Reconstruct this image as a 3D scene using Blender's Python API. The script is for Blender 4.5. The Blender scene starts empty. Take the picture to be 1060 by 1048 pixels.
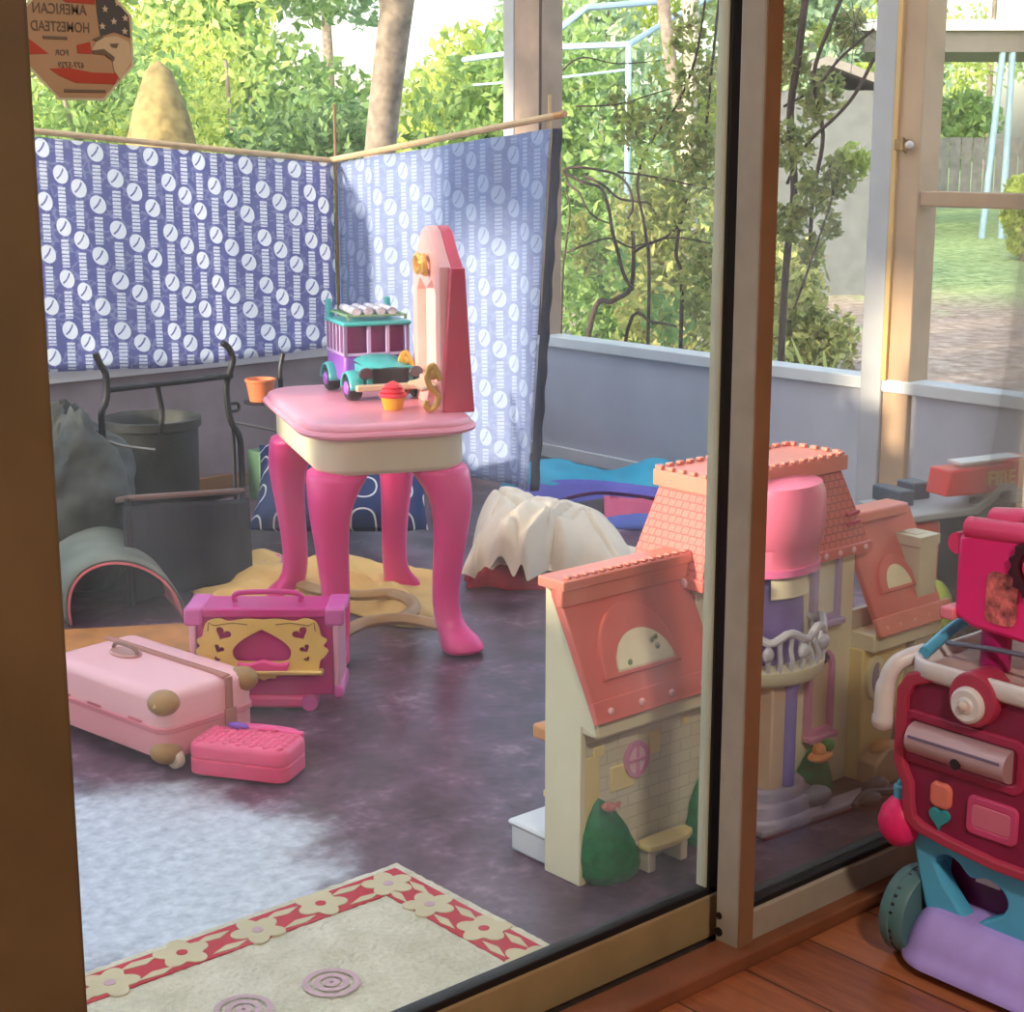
import bpy, bmesh, math, random
import numpy as np
from mathutils import Vector, Matrix, Euler
random.seed(7)
PI = math.pi
C = bpy.context.scene.collection
# ------------------------------------------------------------------ camera model (pixel -> point)
F = 1720.0; CH = 1.2; YH = 145.0
PITCH = math.atan((524 - YH) / F); TH = math.radians(49)
fx, fy = math.cos(TH), math.sin(TH)
FW = (fx*math.cos(PITCH), fy*math.cos(PITCH), -math.sin(PITCH)); RT = (fy, -fx, 0)
UP = (fx*math.sin(PITCH), fy*math.sin(PITCH), math.cos(PITCH))
def ray(px, py):
    a = (px-530)/F; b = -(py-524)/F
    return [FW[i]+a*RT[i]+b*UP[i] for i in range(3)]
def PZ(px, py, z=0.0):
    d = ray(px, py); t = (z-CH)/d[2]; return Vector((d[0]*t, d[1]*t, z))
def PY(px, py, y):
    d = ray(px, py); t = y/d[1]; return Vector((d[0]*t, y, CH+d[2]*t))
def PX(px, py, x):
    d = ray(px, py); t = x/d[0]; return Vector((x, d[1]*t, CH+d[2]*t))
def PD(px, py, dist):            # at a ground distance from the camera
    d = ray(px, py); t = dist/math.hypot(d[0], d[1]); return Vector((d[0]*t, d[1]*t, CH+d[2]*t))
# ------------------------------------------------------------------ materials
def lin(c):
    return tuple(((v/255)/12.92 if v/255 <= .04045 else ((v/255+.055)/1.055)**2.4) for v in c[:3]) + (1.0,)
class NT:
    def __init__(s, name):
        s.mtl = bpy.data.materials.new(name); s.mtl.use_nodes = True
        s.t = s.mtl.node_tree; s.t.nodes.clear()
        s.out = s.n('ShaderNodeOutputMaterial')
    def n(s, typ, **k):
        nd = s.t.nodes.new(typ)
        for a, v in k.items(): setattr(nd, a, v)
        return nd
    def link(s, a, b): s.t.links.new(a, b)
    def put(s, sock, v):
        if hasattr(v, 'is_linked'): s.link(v, sock)
        else: sock.default_value = v
    def m(s, op, a, b=0.0, c=None):
        nd = s.n('ShaderNodeMath', operation=op); s.put(nd.inputs[0], a); s.put(nd.inputs[1], b)
        if c is not None: s.put(nd.inputs[2], c)
        return nd.outputs[0]
    def mix(s, f, a, b):
        nd = s.n('ShaderNodeMix', data_type='RGBA'); s.put(nd.inputs[0], f); s.put(nd.inputs[6], a); s.put(nd.inputs[7], b)
        return nd.outputs[2]
    def noise(s, vec, scale, detail=3.0, rough=.55):
        nd = s.n('ShaderNodeTexNoise'); nd.inputs['Scale'].default_value = scale; nd.inputs['Detail'].default_value = detail
        nd.inputs['Roughness'].default_value = rough
        if vec is not None: s.link(vec, nd.inputs['Vector'])
        return nd.outputs[0]
    def coord(s, kind='Object'): return s.n('ShaderNodeTexCoord').outputs[kind]
    def xyz(s, vec):
        nd = s.n('ShaderNodeSeparateXYZ'); s.link(vec, nd.inputs[0]); return nd.outputs
    def vmul(s, vec, sc):
        nd = s.n('ShaderNodeMapping'); s.link(vec, nd.inputs[0]); nd.inputs['Scale'].default_value = sc; return nd.outputs[0]
    def ramp(s, f, stops):
        nd = s.n('ShaderNodeValToRGB'); e = nd.color_ramp.elements
        while len(e) < len(stops): e.new(.5)
        for i, (p, col) in enumerate(stops): e[i].position = p; e[i].color = col
        s.put(nd.inputs[0], f); return nd.outputs[0]
    def sm(s, v, a, b):
        nd = s.n('ShaderNodeMapRange', interpolation_type='SMOOTHSTEP'); s.put(nd.inputs[0], v)
        nd.inputs[1].default_value = a; nd.inputs[2].default_value = b; return nd.outputs[0]
    def bump(s, h, st=.3, dist=.01):
        nd = s.n('ShaderNodeBump'); nd.inputs['Strength'].default_value = st; nd.inputs['Distance'].default_value = dist
        s.link(h, nd.inputs['Height']); return nd.outputs[0]
    def bsdf(s, color, rough=.5, metal=0, normal=None, spec=.5, coat=0, sss=0):
        b = s.n('ShaderNodeBsdfPrincipled'); s.put(b.inputs['Base Color'], color); s.put(b.inputs['Roughness'], rough)
        b.inputs['Metallic'].default_value = metal; b.inputs['Specular IOR Level'].default_value = spec
        b.inputs['Coat Weight'].default_value = coat
        if normal is not None: s.link(normal, b.inputs['Normal'])
        return b.outputs[0]
    def fin(s, sh): s.link(sh, s.out.inputs[0]); return s.mtl
MC = {}
def pbr(name, rgb, rough=.45, metal=0, var=.06, scale=9.0, bump=0, bscale=60, trans=0, coat=0, spec=.5):
    if name in MC: return MC[name]
    t = NT(name); co = t.coord(); base = lin(rgb)
    nz = t.noise(co, scale)
    dark = tuple(v*(1-var*2) for v in base[:3]) + (1,); lite = tuple(min(1, v*(1+var)) for v in base[:3]) + (1,)
    col = t.ramp(nz, [(.3, dark), (.7, lite)])
    nrm = t.bump(t.noise(co, bscale, 4), bump, .004) if bump else None
    sh = t.bsdf(col, rough, metal, nrm, spec, coat)
    if trans:
        tr = t.n('ShaderNodeBsdfTranslucent'); t.link(col, tr.inputs[0])
        mx = t.n('ShaderNodeMixShader'); mx.inputs[0].default_value = trans
        t.link(sh, mx.inputs[1]); t.link(tr.outputs[0], mx.inputs[2]); sh = mx.outputs[0]
    MC[name] = t.fin(sh); return MC[name]
# ------------------------------------------------------------------ mesh builder
class MB:
    def __init__(s): s.v = []; s.f = []; s.mi = []; s.mat = 0; s.uv = {}
    def add(s, vs, fs, M=None):
        o = len(s.v)
        for p in vs: s.v.append(tuple(M @ Vector(p)) if M is not None else tuple(p))
        for f in fs: s.f.append(tuple(i+o for i in f)); s.mi.append(s.mat)
        return s
    def box(s, x0, x1, y0, y1, z0, z1, M=None):
        return s.add([(x0,y0,z0),(x1,y0,z0),(x1,y1,z0),(x0,y1,z0),(x0,y0,z1),(x1,y0,z1),(x1,y1,z1),(x0,y1,z1)],
                     [(0,3,2,1),(4,5,6,7),(0,1,5,4),(1,2,6,5),(2,3,7,6),(3,0,4,7)], M)
    def prism(s, pts, d0, d1, plane='xz', M=None):
        n = len(pts)
        def mk(p, d): return {'xz': (p[0], d, p[1]), 'yz': (d, p[0], p[1]), 'xy': (p[0], p[1], d)}[plane]
        vs = [mk(p, d0) for p in pts] + [mk(p, d1) for p in pts]
        fs = [tuple(range(n)), tuple(range(2*n-1, n-1, -1))] + [(i, i+n, (i+1) % n+n, (i+1) % n) for i in range(n)]
        return s.add(vs, fs, M)
    def tube(s, pts, r, n=8, caps=True, M=None, flat=1.0):
        pts = [Vector(p) for p in pts]; k = len(pts)
        rs = r if isinstance(r, (list, tuple)) else [r]*k
        vs = []; up = None
        for i, p in enumerate(pts):
            t = (pts[min(i+1, k-1)]-pts[max(i-1, 0)])
            if t.length < 1e-9: t = Vector((0,0,1))
            t.normalize()
            if up is None:
                up = Vector((0,0,1)) if abs(t.z) < .9 else Vector((1,0,0))
            a = t.cross(up)
            if a.length < 1e-6: a = t.cross(Vector((0,1,0)))
            a.normalize(); b = a.cross(t).normalized(); up = b
            for j in range(n):
                an = 2*PI*j/n
                vs.append(p + (a*math.cos(an) + b*math.sin(an)*flat)*rs[i])
        fs = [(i*n+j, i*n+(j+1) % n, (i+1)*n+(j+1) % n, (i+1)*n+j) for i in range(k-1) for j in range(n)]
        if caps: fs += [tuple(range(n-1, -1, -1)), tuple((k-1)*n+j for j in range(n))]
        return s.add(vs, fs, M)
    def lathe(s, prof, n=20, M=None, a0=0, a1=2*PI, sx=1, sy=1):
        full = abs(a1-a0-2*PI) < 1e-6; m = n if full else n+1; vs = []
        for r, z in prof:
            for j in range(m):
                an = a0+(a1-a0)*j/n; vs.append((r*math.cos(an)*sx, r*math.sin(an)*sy, z))
        fs = []
        for i in range(len(prof)-1):
            for j in range(n):
                k = (j+1) % m; fs.append((i*m+j, i*m+k, (i+1)*m+k, (i+1)*m+j))
        if full:
            if prof[0][0] > 1e-5: fs.append(tuple(range(m-1, -1, -1)))
            if prof[-1][0] > 1e-5: fs.append(tuple((len(prof)-1)*m+j for j in range(m)))
        return s.add(vs, fs, M)
    def ell(s, c, r, n=16, k=10, M=None):
        pr = [(math.sin(PI*i/k), -math.cos(PI*i/k)) for i in range(k+1)]
        pr[0] = (1e-4, -1); pr[-1] = (1e-4, 1)
        T = Matrix.Translation(c) @ Matrix.Diagonal((r[0], r[1], r[2], 1))
        return s.lathe(pr, n, (M @ T) if M is not None else T)
    def grid(s, fn, nu, nv, M=None, uv=None):
        o = len(s.v)
        vs = [fn(i/nu, j/nv) for j in range(nv+1) for i in range(nu+1)]
        w = nu+1
        fs = [(j*w+i, j*w+i+1, (j+1)*w+i+1, (j+1)*w+i) for j in range(nv) for i in range(nu)]
        if uv:
            for j in range(nv+1):
                for i in range(nu+1): s.uv[o+j*w+i] = uv(i/nu, j/nv)
        return s.add(vs, fs, M)
    def merge(s, me, M=None):
        return s.add([tuple(v.co) for v in me.vertices], [tuple(p.vertices) for p in me.polygons], M)
    def build(s, name, mat, parent=None, world=True, smooth=40, bevel=0, seg=2, sub=0, solid=0, loc=None, fix=True):
        me = bpy.data.meshes.new(name); me.from_pydata(s.v, [], s.f)
        for m in (mat if isinstance(mat, (list, tuple)) else [mat]): me.materials.append(m)
        me.polygons.foreach_set('material_index', s.mi)
        if s.uv:
            l = me.uv_layers.new(name='UVMap')
            for lp in me.loops: l.data[lp.index].uv = s.uv.get(lp.vertex_index, (0, 0))
        if fix:
            bm = bmesh.new(); bm.from_mesh(me); bmesh.ops.recalc_face_normals(bm, faces=bm.faces); bm.to_mesh(me); bm.free()
        if smooth:
            me.polygons.foreach_set('use_smooth', [True]*len(me.polygons)); me.set_sharp_from_angle(angle=math.radians(smooth))
        me.update()
        o = bpy.data.objects.new(name, me); C.objects.link(o)
        if parent is not None:
            o.parent = parent
            if world: o.matrix_parent_inverse = RM[parent.name].inverted()
        elif loc is not None:   # put origin at loc
            me.transform(Matrix.Translation(-Vector(loc))); o.location = loc
        RM[o.name] = Matrix.Translation(o.location)
        if parent is not None and not world: RM[o.name] = RM[parent.name].copy()
        if parent is not None and world: RM[o.name] = Matrix.Identity(4)
        if bevel:
            b = o.modifiers.new('bevel', 'BEVEL'); b.width = bevel; b.segments = seg; b.limit_method = 'ANGLE'; b.angle_limit = math.radians(35)
            b.harden_normals = False
        if solid:
            b = o.modifiers.new('solid', 'SOLIDIFY'); b.thickness = solid; b.offset = 0
        if sub:
            b = o.modifiers.new('sub', 'SUBSURF'); b.levels = sub; b.render_levels = sub
        return o
RM = {}
def tag(o, label=None, cat=None, group=None, kind=None):
    if label: o['label'] = label
    if cat: o['category'] = cat
    if group: o['group'] = group
    if kind: o['kind'] = kind
    return o
def thing(name, label, cat, loc=(0,0,0), rz=0.0, group=None, kind=None):
    o = bpy.data.objects.new(name, None); C.objects.link(o); o.empty_display_size = .1
    o.location = loc; o.rotation_euler = (0, 0, rz)
    RM[o.name] = Matrix.Translation(loc) @ Matrix.Rotation(rz, 4, 'Z')
    return tag(o, label, cat, group, kind)
def struct(name, mb, mat, parent=None, **k):
    o = mb.build(name, mat, parent, **k)
    if parent is None: o['kind'] = 'structure'
    return o
def curve_mesh(loops, depth, bev=0.0):     # 2-D outlines (holes cut) extruded; lies in XY, thickness +-depth/2
    cu = bpy.data.curves.new('outline', 'CURVE'); cu.dimensions = '2D'; cu.fill_mode = 'BOTH'
    cu.extrude = max(depth/2-bev, 1e-5); cu.bevel_depth = bev; cu.bevel_resolution = 1
    for lp in loops:
        sp = cu.splines.new('POLY'); sp.points.add(len(lp)-1); sp.use_cyclic_u = True
        for q, (x, y) in zip(sp.points, lp): q.co = (x, y, 0, 1)
    return _to_mesh(cu)
def text_mesh(txt, size, depth=.0004, sx=1.0):
    cu = bpy.data.curves.new('text', 'FONT'); cu.body = txt; cu.size = size; cu.extrude = depth/2; cu.align_x = 'CENTER'; cu.align_y = 'CENTER'
    cu.offset = size*.006; cu.resolution_u = 3
    return _to_mesh(cu)
def _to_mesh(cu):
    o = bpy.data.objects.new('tmp', cu); C.objects.link(o)
    dg = bpy.context.evaluated_depsgraph_get(); dg.update()
    me = bpy.data.meshes.new_from_object(o.evaluated_get(dg)); bpy.data.objects.remove(o); bpy.data.curves.remove(cu)
    return me
def smooth_path(pts, k=6):
    P = [Vector(p) for p in pts]; out = []
    for i in range(len(P)-1):
        p0 = P[max(i-1, 0)]; p1 = P[i]; p2 = P[i+1]; p3 = P[min(i+2, len(P)-1)]
        for j in range(k):
            t = j/k
            out.append(.5*((2*p1)+(p2-p0)*t+(2*p0-5*p1+4*p2-p3)*t*t+(3*p1-p0-3*p2+p3)*t**3))
    out.append(P[-1]); return out
def rrect(w, h, r, n=6, cx=0, cy=0):
    o = []
    for (sx, sy, a) in ((1,1,0),(-1,1,90),(-1,-1,180),(1,-1,270)):
        for i in range(n+1):
            an = math.radians(a+90*i/n); o.append((cx+sx*(w/2-r)+r*math.cos(an), cy+sy*(h/2-r)+r*math.sin(an)))
    return o
def heart(w, h, n=28, cx=0, cy=0, flip=1):
    o = []
    for i in range(n):
        t = 2*PI*i/n; x = 16*math.sin(t)**3; y = 13*math.cos(t)-5*math.cos(2*t)-2*math.cos(3*t)-math.cos(4*t)
        o.append((cx+x/32*w, cy+flip*(y+2.5)/29*h))
    return o
def circ(r, n=24, cx=0, cy=0, a0=0, a1=2*PI, ry=None):
    full = abs(a1-a0-2*PI) < 1e-6
    return [(cx+r*math.cos(a0+(a1-a0)*i/(n if full else n-1)), cy+(ry or r)*math.sin(a0+(a1-a0)*i/(n if full else n-1))) for i in range(n)]
RX90 = Matrix.Rotation(PI/2, 4, 'X')      # XY outline -> stands up in XZ facing -Y
def face_mx(loc): return Matrix.Translation(loc) @ Matrix(((0,0,-1,0),(-1,0,0,0),(0,1,0,0),(0,0,0,1)))   # XY outline -> YZ plane facing -X
def hash2(i, j): return (math.sin(i*127.1+j*311.7)*43758.5453) % 1.0
def vnoise(x, y):
    i, j = math.floor(x), math.floor(y); a, b = x-i, y-j; a = a*a*(3-2*a); b = b*b*(3-2*b)
    return (hash2(i,j)*(1-a)+hash2(i+1,j)*a)*(1-b)+(hash2(i,j+1)*(1-a)+hash2(i+1,j+1)*a)*b
def fbm(x, y): return vnoise(x, y)*.55+vnoise(x*2.1+5, y*2.1+3)*.3+vnoise(x*4.3+1, y*4.3+8)*.15
WORLD_STR = .36; SUN_STR = 4.2; SUN_AZ = 172; SUN_EL = 13; FILL_LAMP = 34; EXPO = 0.85
# ================================================================== MATERIALS
def m_floor():
    t = NT('vinyl floor'); co = t.coord('Object')
    n1 = t.noise(t.vmul(co, (1,1,1)), 7, 6, .65); n2 = t.noise(co, 38, 5, .7); n3 = t.noise(co, 2.2, 2)
    col = t.ramp(t.m('ADD', t.m('MULTIPLY', n1, .6), t.m('MULTIPLY', n2, .4)),
                 [(.36, lin((34,20,28))), (.46, lin((70,46,60))), (.55, lin((98,70,88))), (.70, lin((168,142,156)))])
    col = t.mix(t.m('MULTIPLY', t.sm(n3, .45, .7), .35), col, lin((84,64,86)))
    # pale area: worn finish, with the sky's reflection painted into the colour
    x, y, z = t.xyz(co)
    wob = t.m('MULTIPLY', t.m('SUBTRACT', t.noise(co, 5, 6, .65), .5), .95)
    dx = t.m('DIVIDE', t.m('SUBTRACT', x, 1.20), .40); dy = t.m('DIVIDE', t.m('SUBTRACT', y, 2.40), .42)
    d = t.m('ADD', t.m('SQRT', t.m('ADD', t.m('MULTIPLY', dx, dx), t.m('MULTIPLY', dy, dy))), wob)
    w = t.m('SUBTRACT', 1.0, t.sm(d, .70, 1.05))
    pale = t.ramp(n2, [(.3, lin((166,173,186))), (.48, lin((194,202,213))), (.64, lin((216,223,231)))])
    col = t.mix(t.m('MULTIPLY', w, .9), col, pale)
    return t.fin(t.bsdf(col, t.m('ADD', .26, t.m('MULTIPLY', n2, .12)), 0, t.bump(n2, .12, .004), .5))
def m_wood_floor():
    t = NT('laminate floor'); co = t.coord('Object'); x, y, z = t.xyz(co)
    px = t.m('DIVIDE', x, .145); pi = t.m('FLOOR', px); fr = t.m('SUBTRACT', px, pi)
    wn = t.n('ShaderNodeTexWhiteNoise', noise_dimensions='1D'); t.link(pi, wn.inputs['W'])
    g = t.noise(t.vmul(co, (22, 2.2, 1)), 3, 5, .6)
    f = t.m('ADD', t.m('MULTIPLY', g, .7), t.m('MULTIPLY', wn.outputs[0], .3))
    col = t.ramp(f, [(.25, lin((120,64,40))), (.5, lin((160,92,58))), (.75, lin((182,112,72)))])
    seam = t.m('LESS_THAN', t.m('ABSOLUTE', t.m('SUBTRACT', fr, .5)), .488)
    col = t.mix(seam, lin((70,36,22)), col)
    return t.fin(t.bsdf(col, .3, 0, None, .5))
def m_fabric(name, base, motif, trans, k=1.0):
    t = NT(name); uv = t.coord('UV'); u, v, _ = t.xyz(uv)
    cx = t.m('DIVIDE', u, .0615*k); ci = t.m('FLOOR', cx); x = t.m('MULTIPLY', t.m('SUBTRACT', t.m('SUBTRACT', cx, ci), .5), .0615*k)
    m3 = t.m('FLOORED_MODULO', ci, 3.0)
    off = t.m('ADD', t.m('MULTIPLY', t.m('COMPARE', m3, 1.0, .1), .47), t.m('MULTIPLY', t.m('COMPARE', m3, 2.0, .1), .71))
    vy = t.m('ADD', t.m('DIVIDE', v, .163*k), off); y = t.m('MULTIPLY', t.m('SUBTRACT', t.m('FRACT', vy), .5), .163*k)
    xr = t.m('ADD', t.m('MULTIPLY', x, .88), t.m('MULTIPLY', y, .47)); yr = t.m('SUBTRACT', t.m('MULTIPLY', y, .88), t.m('MULTIPLY', x, .47))
    e = t.m('ADD', t.m('POWER', t.m('ABSOLUTE', t.m('DIVIDE', xr, .0255*k)), 2.0), t.m('POWER', t.m('ABSOLUTE', t.m('DIVIDE', yr, .0295*k)), 2.0))
    oval = t.m('LESS_THAN', e, 1.0)
    # a dark crescent and slash inside the oval, so that it reads as a leaf in a badge
    sl = t.m('LESS_THAN', t.m('ABSOLUTE', t.m('ADD', t.m('SUBTRACT', t.m('MULTIPLY', x, .8), t.m('MULTIPLY', y, .6)), t.m('MULTIPLY', e, .006*k))), .0028*k)
    sl = t.m('MULTIPLY', sl, t.m('LESS_THAN', e, .62))
    oval = t.m('SUBTRACT', oval, sl)
    ya = t.m('ABSOLUTE', y)
    bar = t.m('MULTIPLY', t.m('LESS_THAN', t.m('ABSOLUTE', x), .0135*k), t.m('GREATER_THAN', ya, .037*k))
    let = t.m('GREATER_THAN', t.m('SINE', t.m('MULTIPLY', y, 2*PI/(.0115*k))), -.55)
    let2 = t.m('GREATER_THAN', t.noise(uv, 260/k, 1), .36)
    bar = t.m('MULTIPLY', bar, t.m('MULTIPLY', let, let2))
    lf = t.m('LESS_THAN', t.m('ABSOLUTE', t.m('SUBTRACT', t.noise(uv, 22/k, 2), .55)), .035)
    mask = t.m('MINIMUM', t.m('ADD', t.m('ADD', oval, bar), t.m('MULTIPLY', lf, .22)), 1.0)
    bcol = t.mix(t.noise(uv, 14, 3), tuple(c*.82 for c in lin(base)[:3])+(1,), lin(base))
    col = t.mix(mask, bcol, lin(motif))
    sh = t.bsdf(col, .85, 0, t.bump(t.noise(uv, 420, 2), .15, .001), .2)
    tr = t.n('ShaderNodeBsdfTranslucent'); t.link(col, tr.inputs[0])
    mx = t.n('ShaderNodeMixShader'); mx.inputs[0].default_value = trans
    t.link(sh, mx.inputs[1]); t.link(tr.outputs[0], mx.inputs[2]); return t.fin(mx.outputs[0])
def m_leaf(name, cols, trans=.5):
    t = NT(name); r = t.n('ShaderNodeNewGeometry').outputs['Random Per Island']
    n = len(cols); col = t.ramp(r, [(i/(n-1), lin(c)) for i, c in enumerate(cols)])
    sh = t.bsdf(col, .5, 0, None, .3); tr = t.n('ShaderNodeBsdfTranslucent'); t.link(col, tr.inputs[0])
    mx = t.n('ShaderNodeMixShader'); mx.inputs[0].default_value = trans
    t.link(sh, mx.inputs[1]); t.link(tr.outputs[0], mx.inputs[2]); return t.fin(mx.outputs[0])
def m_glass():
    t = NT('dusty door glass'); co = t.coord()
    tr = t.n('ShaderNodeBsdfTransparent'); tr.inputs[0].default_value = (.97,.985,.975,1)
    gl = t.n('ShaderNodeBsdfGlossy'); gl.inputs['Roughness'].default_value = .02
    fr = t.n('ShaderNodeFresnel'); fr.inputs[0].default_value = 1.18
    m1 = t.n('ShaderNodeMixShader'); t.link(t.m('MULTIPLY', fr.outputs[0], .7), m1.inputs[0]); t.link(tr.outputs[0], m1.inputs[1]); t.link(gl.outputs[0], m1.inputs[2])
    du = t.n('ShaderNodeBsdfTranslucent'); du.inputs[0].default_value = (.9,.88,.84,1)
    sm = t.noise(t.vmul(co, (1,1,.7)), 5, 5, .62)
    f = t.m('ADD', .022, t.m('MULTIPLY', t.sm(sm, .42, .8), .05))
    m2 = t.n('ShaderNodeMixShader'); t.link(f, m2.inputs[0]); t.link(m1.outputs[0], m2.inputs[1]); t.link(du.outputs[0], m2.inputs[2])
    return t.fin(m2.outputs[0])
def m_ground():
    t = NT('yard ground'); co = t.coord()
    n = t.noise(co, .55, 4, .6); f = t.noise(co, 9, 5, .7)
    grass = t.ramp(f, [(.3, lin((96,128,62))), (.7, lin((196,212,152)))])
    litter = t.ramp(f, [(.3, lin((118,100,86))), (.55, lin((168,150,134))), (.75, lin((206,192,176)))])
    x, y, z = t.xyz(co); far = t.sm(t.m('ADD', x, t.m('MULTIPLY', y, .2)), 13.5, 16.5)
    w = t.m('MAXIMUM', far, t.sm(n, .56, .66))
    return t.fin(t.bsdf(t.mix(w, litter, grass), .95, 0, t.bump(f, .6, .05), .1))
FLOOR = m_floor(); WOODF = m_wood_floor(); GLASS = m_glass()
white = pbr('white painted wood', (226,224,220), .5, var=.03, bump=.08)
grey_panel = pbr('grey kick panel', (196,194,200), .55, var=.05, scale=4, bump=.05)
tan_post = pbr('tan painted post', (196,160,124), .55, var=.08, scale=6, bump=.1)
greypost = pbr('grey painted casing', (188,186,186), .55, var=.05)
jamb_m = pbr('brown jamb', (104,82,52), .5, var=.12, scale=5, bump=.08)
alu = pbr('beige aluminium', (156,132,94), .42, var=.07, scale=14)
alu_in = pbr('beige aluminium inner frame', (166,154,138), .42, var=.07, scale=14)
black_rub = pbr('black rubber gasket', (16,16,17), .55)
sill_wood = pbr('reddish brown sill wood', (128,76,50), .38, var=.16, scale=7, bump=.05)
indoor_wall = pbr('indoor wall paint', (196,184,164), .8)
dark_track = pbr('dirty track', (58,48,40), .7, var=.3, scale=30)
# ================================================================== SETTING
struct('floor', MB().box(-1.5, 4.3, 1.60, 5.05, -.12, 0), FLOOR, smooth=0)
struct('floor_indoor', MB().box(-2, 3.6, -2.4, 1.475, -.12, 0), WOODF, smooth=0)
struct('trim_1', MB().box(-2, 3.6, 1.477, 1.54, -.12, .022), sill_wood, bevel=.004)          # wood sill strip
struct('trim_2', MB().box(.60, 2.8, 1.541, 1.599, -.12, .004), dark_track, smooth=0)         # track
struct('ceiling_unseen_fill', MB().box(-1.5, 4.75, 1.72, 5.5, 2.35, 2.362), pbr('translucent fill ceiling', (240,242,244), .5, var=.02, trans=.72), smooth=0)  # unseen porch ceiling, made translucent to add soft daylight from above
struct('ceiling_indoor', MB().box(-2, 3.6, -2.4, 1.72, 2.42, 2.5), indoor_wall, smooth=0)
struct('wall_back', MB().box(-2, 3.6, -2.5, -2.4, -.12, 2.5), indoor_wall, smooth=0)
struct('wall_left', MB().box(-2.1, -2, -2.5, 1.72, -.12, 2.5), indoor_wall, smooth=0)
struct('wall_right', MB().box(3.6, 3.7, -2.5, 1.72, -.12, 2.5), indoor_wall, smooth=0)
jx = PY(90, 1000, 1.47).x
struct('wall_front', MB().box(-2, .5, 1.50, 1.72, -.12, 2.42).box(2.8, 3.6, 1.541, 1.72, -.12, 2.42).box(.5, 2.8, 1.541, 1.72, 2.08, 2.42), indoor_wall, smooth=0)
struct('trim_3', MB().box(.44, jx, 1.47, 1.60, .0, 2.08), jamb_m, bevel=.006)                  # brown jamb
struct('trim_4', MB().box(jx, 2.8, 1.50, 1.62, 2.03, 2.08), alu, bevel=.003)                    # head
# --- sliding door, outer fixed panel
d1 = thing('door_1', 'fixed sliding door panel with dusty glass and beige bottom rail', 'door', (jx, 1.585, 0), kind='structure')
gb_ = PY(745.5, 500, 1.571).x+.010; g0 = PY(765, 500, 1.55).x
MB().box(jx, g0+.03, 1.58, 1.586, .085, 2.03).build('glass_pane', GLASS, d1, smooth=0)
MB().box(jx, g0+.02, 1.568, 1.598, .006, .078).build('bottom_rail', alu, d1, bevel=.004)
MB().box(jx, g0+.02, 1.571, 1.596, .076, .089).box(gb_-.010, g0+.022, 1.571, 1.596, .08, 2.03).build('gasket', black_rub, d1, bevel=.002)
MB().box(gb_-.0135, gb_-.010, 1.576, 1.594, .089, 2.03).build('glazing_bead', pbr('pale glazing bead', (190,186,160), .4), d1)
# --- inner sliding panel
d2 = thing('door_2', 'inner sliding door panel with beige stile', 'door', (g0, 1.525, 0), kind='structure')
sx0 = PY(779, 500, 1.497).x; sy1 = PX(753.5, 500, sx0).y
MB().box(sx0, sx0+.032, 1.4985, sy1, .004, 2.03).build('stile', alu_in, d2, bevel=.003)
MB().box(sx0+.001, sx0+.032, 1.496, 1.4985, .004, 2.03).build('stile_face', pbr('tan wood veneer', (136,98,68), .45, var=.08, scale=8), d2)
MB().box(sx0+.03, 2.8, 1.503, 1.548, .006, .070).build('bottom_rail', alu_in, d2, bevel=.004)
MB().box(sx0+.03, 2.76, 1.508, 1.545, .069, .080).build('gasket', black_rub, d2, bevel=.002)
MB().box(sx0+.03, 2.76, 1.522, 1.528, .08, 2.0).build('glass_pane', GLASS, d2, smooth=0)
MB().box(2.76, 2.8, 1.503, 1.548, .07, 2.03).build('closing_stile', alu_in, d2, bevel=.003)
for zz, rr in ((.062, .0055), (.036, .007)):
    MB().tube([(sx0-.0012, 1.535, zz), (sx0+.004, 1.535, zz)], rr, 14).build('screw_hole', black_rub, d2)
# --- porch walls: kick panels, sills, posts
WX = 4.27; WYF = 5.0
struct('wall_kick_right', MB().box(WX, WX+.05, 1.72, WYF+.05, -.12, .432), grey_panel, smooth=0)
struct('wall_kick_far', MB().box(-1.5, WX, WYF, WYF+.05, -.12, .432), pbr('far kick panel', (150,136,140), .6, var=.1), smooth=0)
struct('window_sill_right', MB().box(WX-.025, WX+.07, 1.72, WYF+.07, .432, .472), white, bevel=.004)
struct('window_sill_far', MB().box(-1.5, WX-.025, WYF-.025, WYF+.07, .432, .472), white, bevel=.004)
struct('baseboard_right', MB().box(WX-.018, WX, 1.72, WYF, 0, .05), white, bevel=.003)
struct('baseboard_far', MB().box(-1.5, WX-.018, WYF-.018, WYF, 0, .05), pbr('brown baseboard', (150,108,72), .5), bevel=.003)
struct('wall_end_sun_mask', MB().box(-1.6, -1.5, 1.72, 5.05, -.12, 1.25).box(-1.6, -1.5, 1.72, 2.25, 1.25, 2.35).box(-1.6, -1.5, 2.25, 2.62, 1.75, 2.35).box(-1.6, -1.5, 2.62, 3.68, 1.25, 2.35).box(-1.6, -1.5, 4.04, 4.60, 1.25, 2.35).box(-1.6, -1.5, 3.68, 5.05, 2.1, 2.35), white, smooth=0)  # unseen wall; solid parts and openings shaped to steer the sun
yb0 = PX(912, 200, WX).y; 
struct('trim_5', MB().box(WX-.02, WX+.08, 3.03, 3.125, 0, 2.35), tan_post, bevel=.004)
struct('trim_6', MB().box(WX-.03, WX+.07, 3.125, 3.205, 0, 2.35), greypost, bevel=.004)
struct('trim_7', MB().box(WX-.032, WX-.02, 3.108, 3.124, .47, 2.35), pbr('honey coloured stop bead', (226,180,104), .5))
struct('trim_8', MB().box(WX-.03, WX+.075, 4.71, 4.865, .472, 2.35), pbr('weathered brown post', (176,148,128), .6, var=.12, scale=8, bump=.15), bevel=.004)
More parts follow.
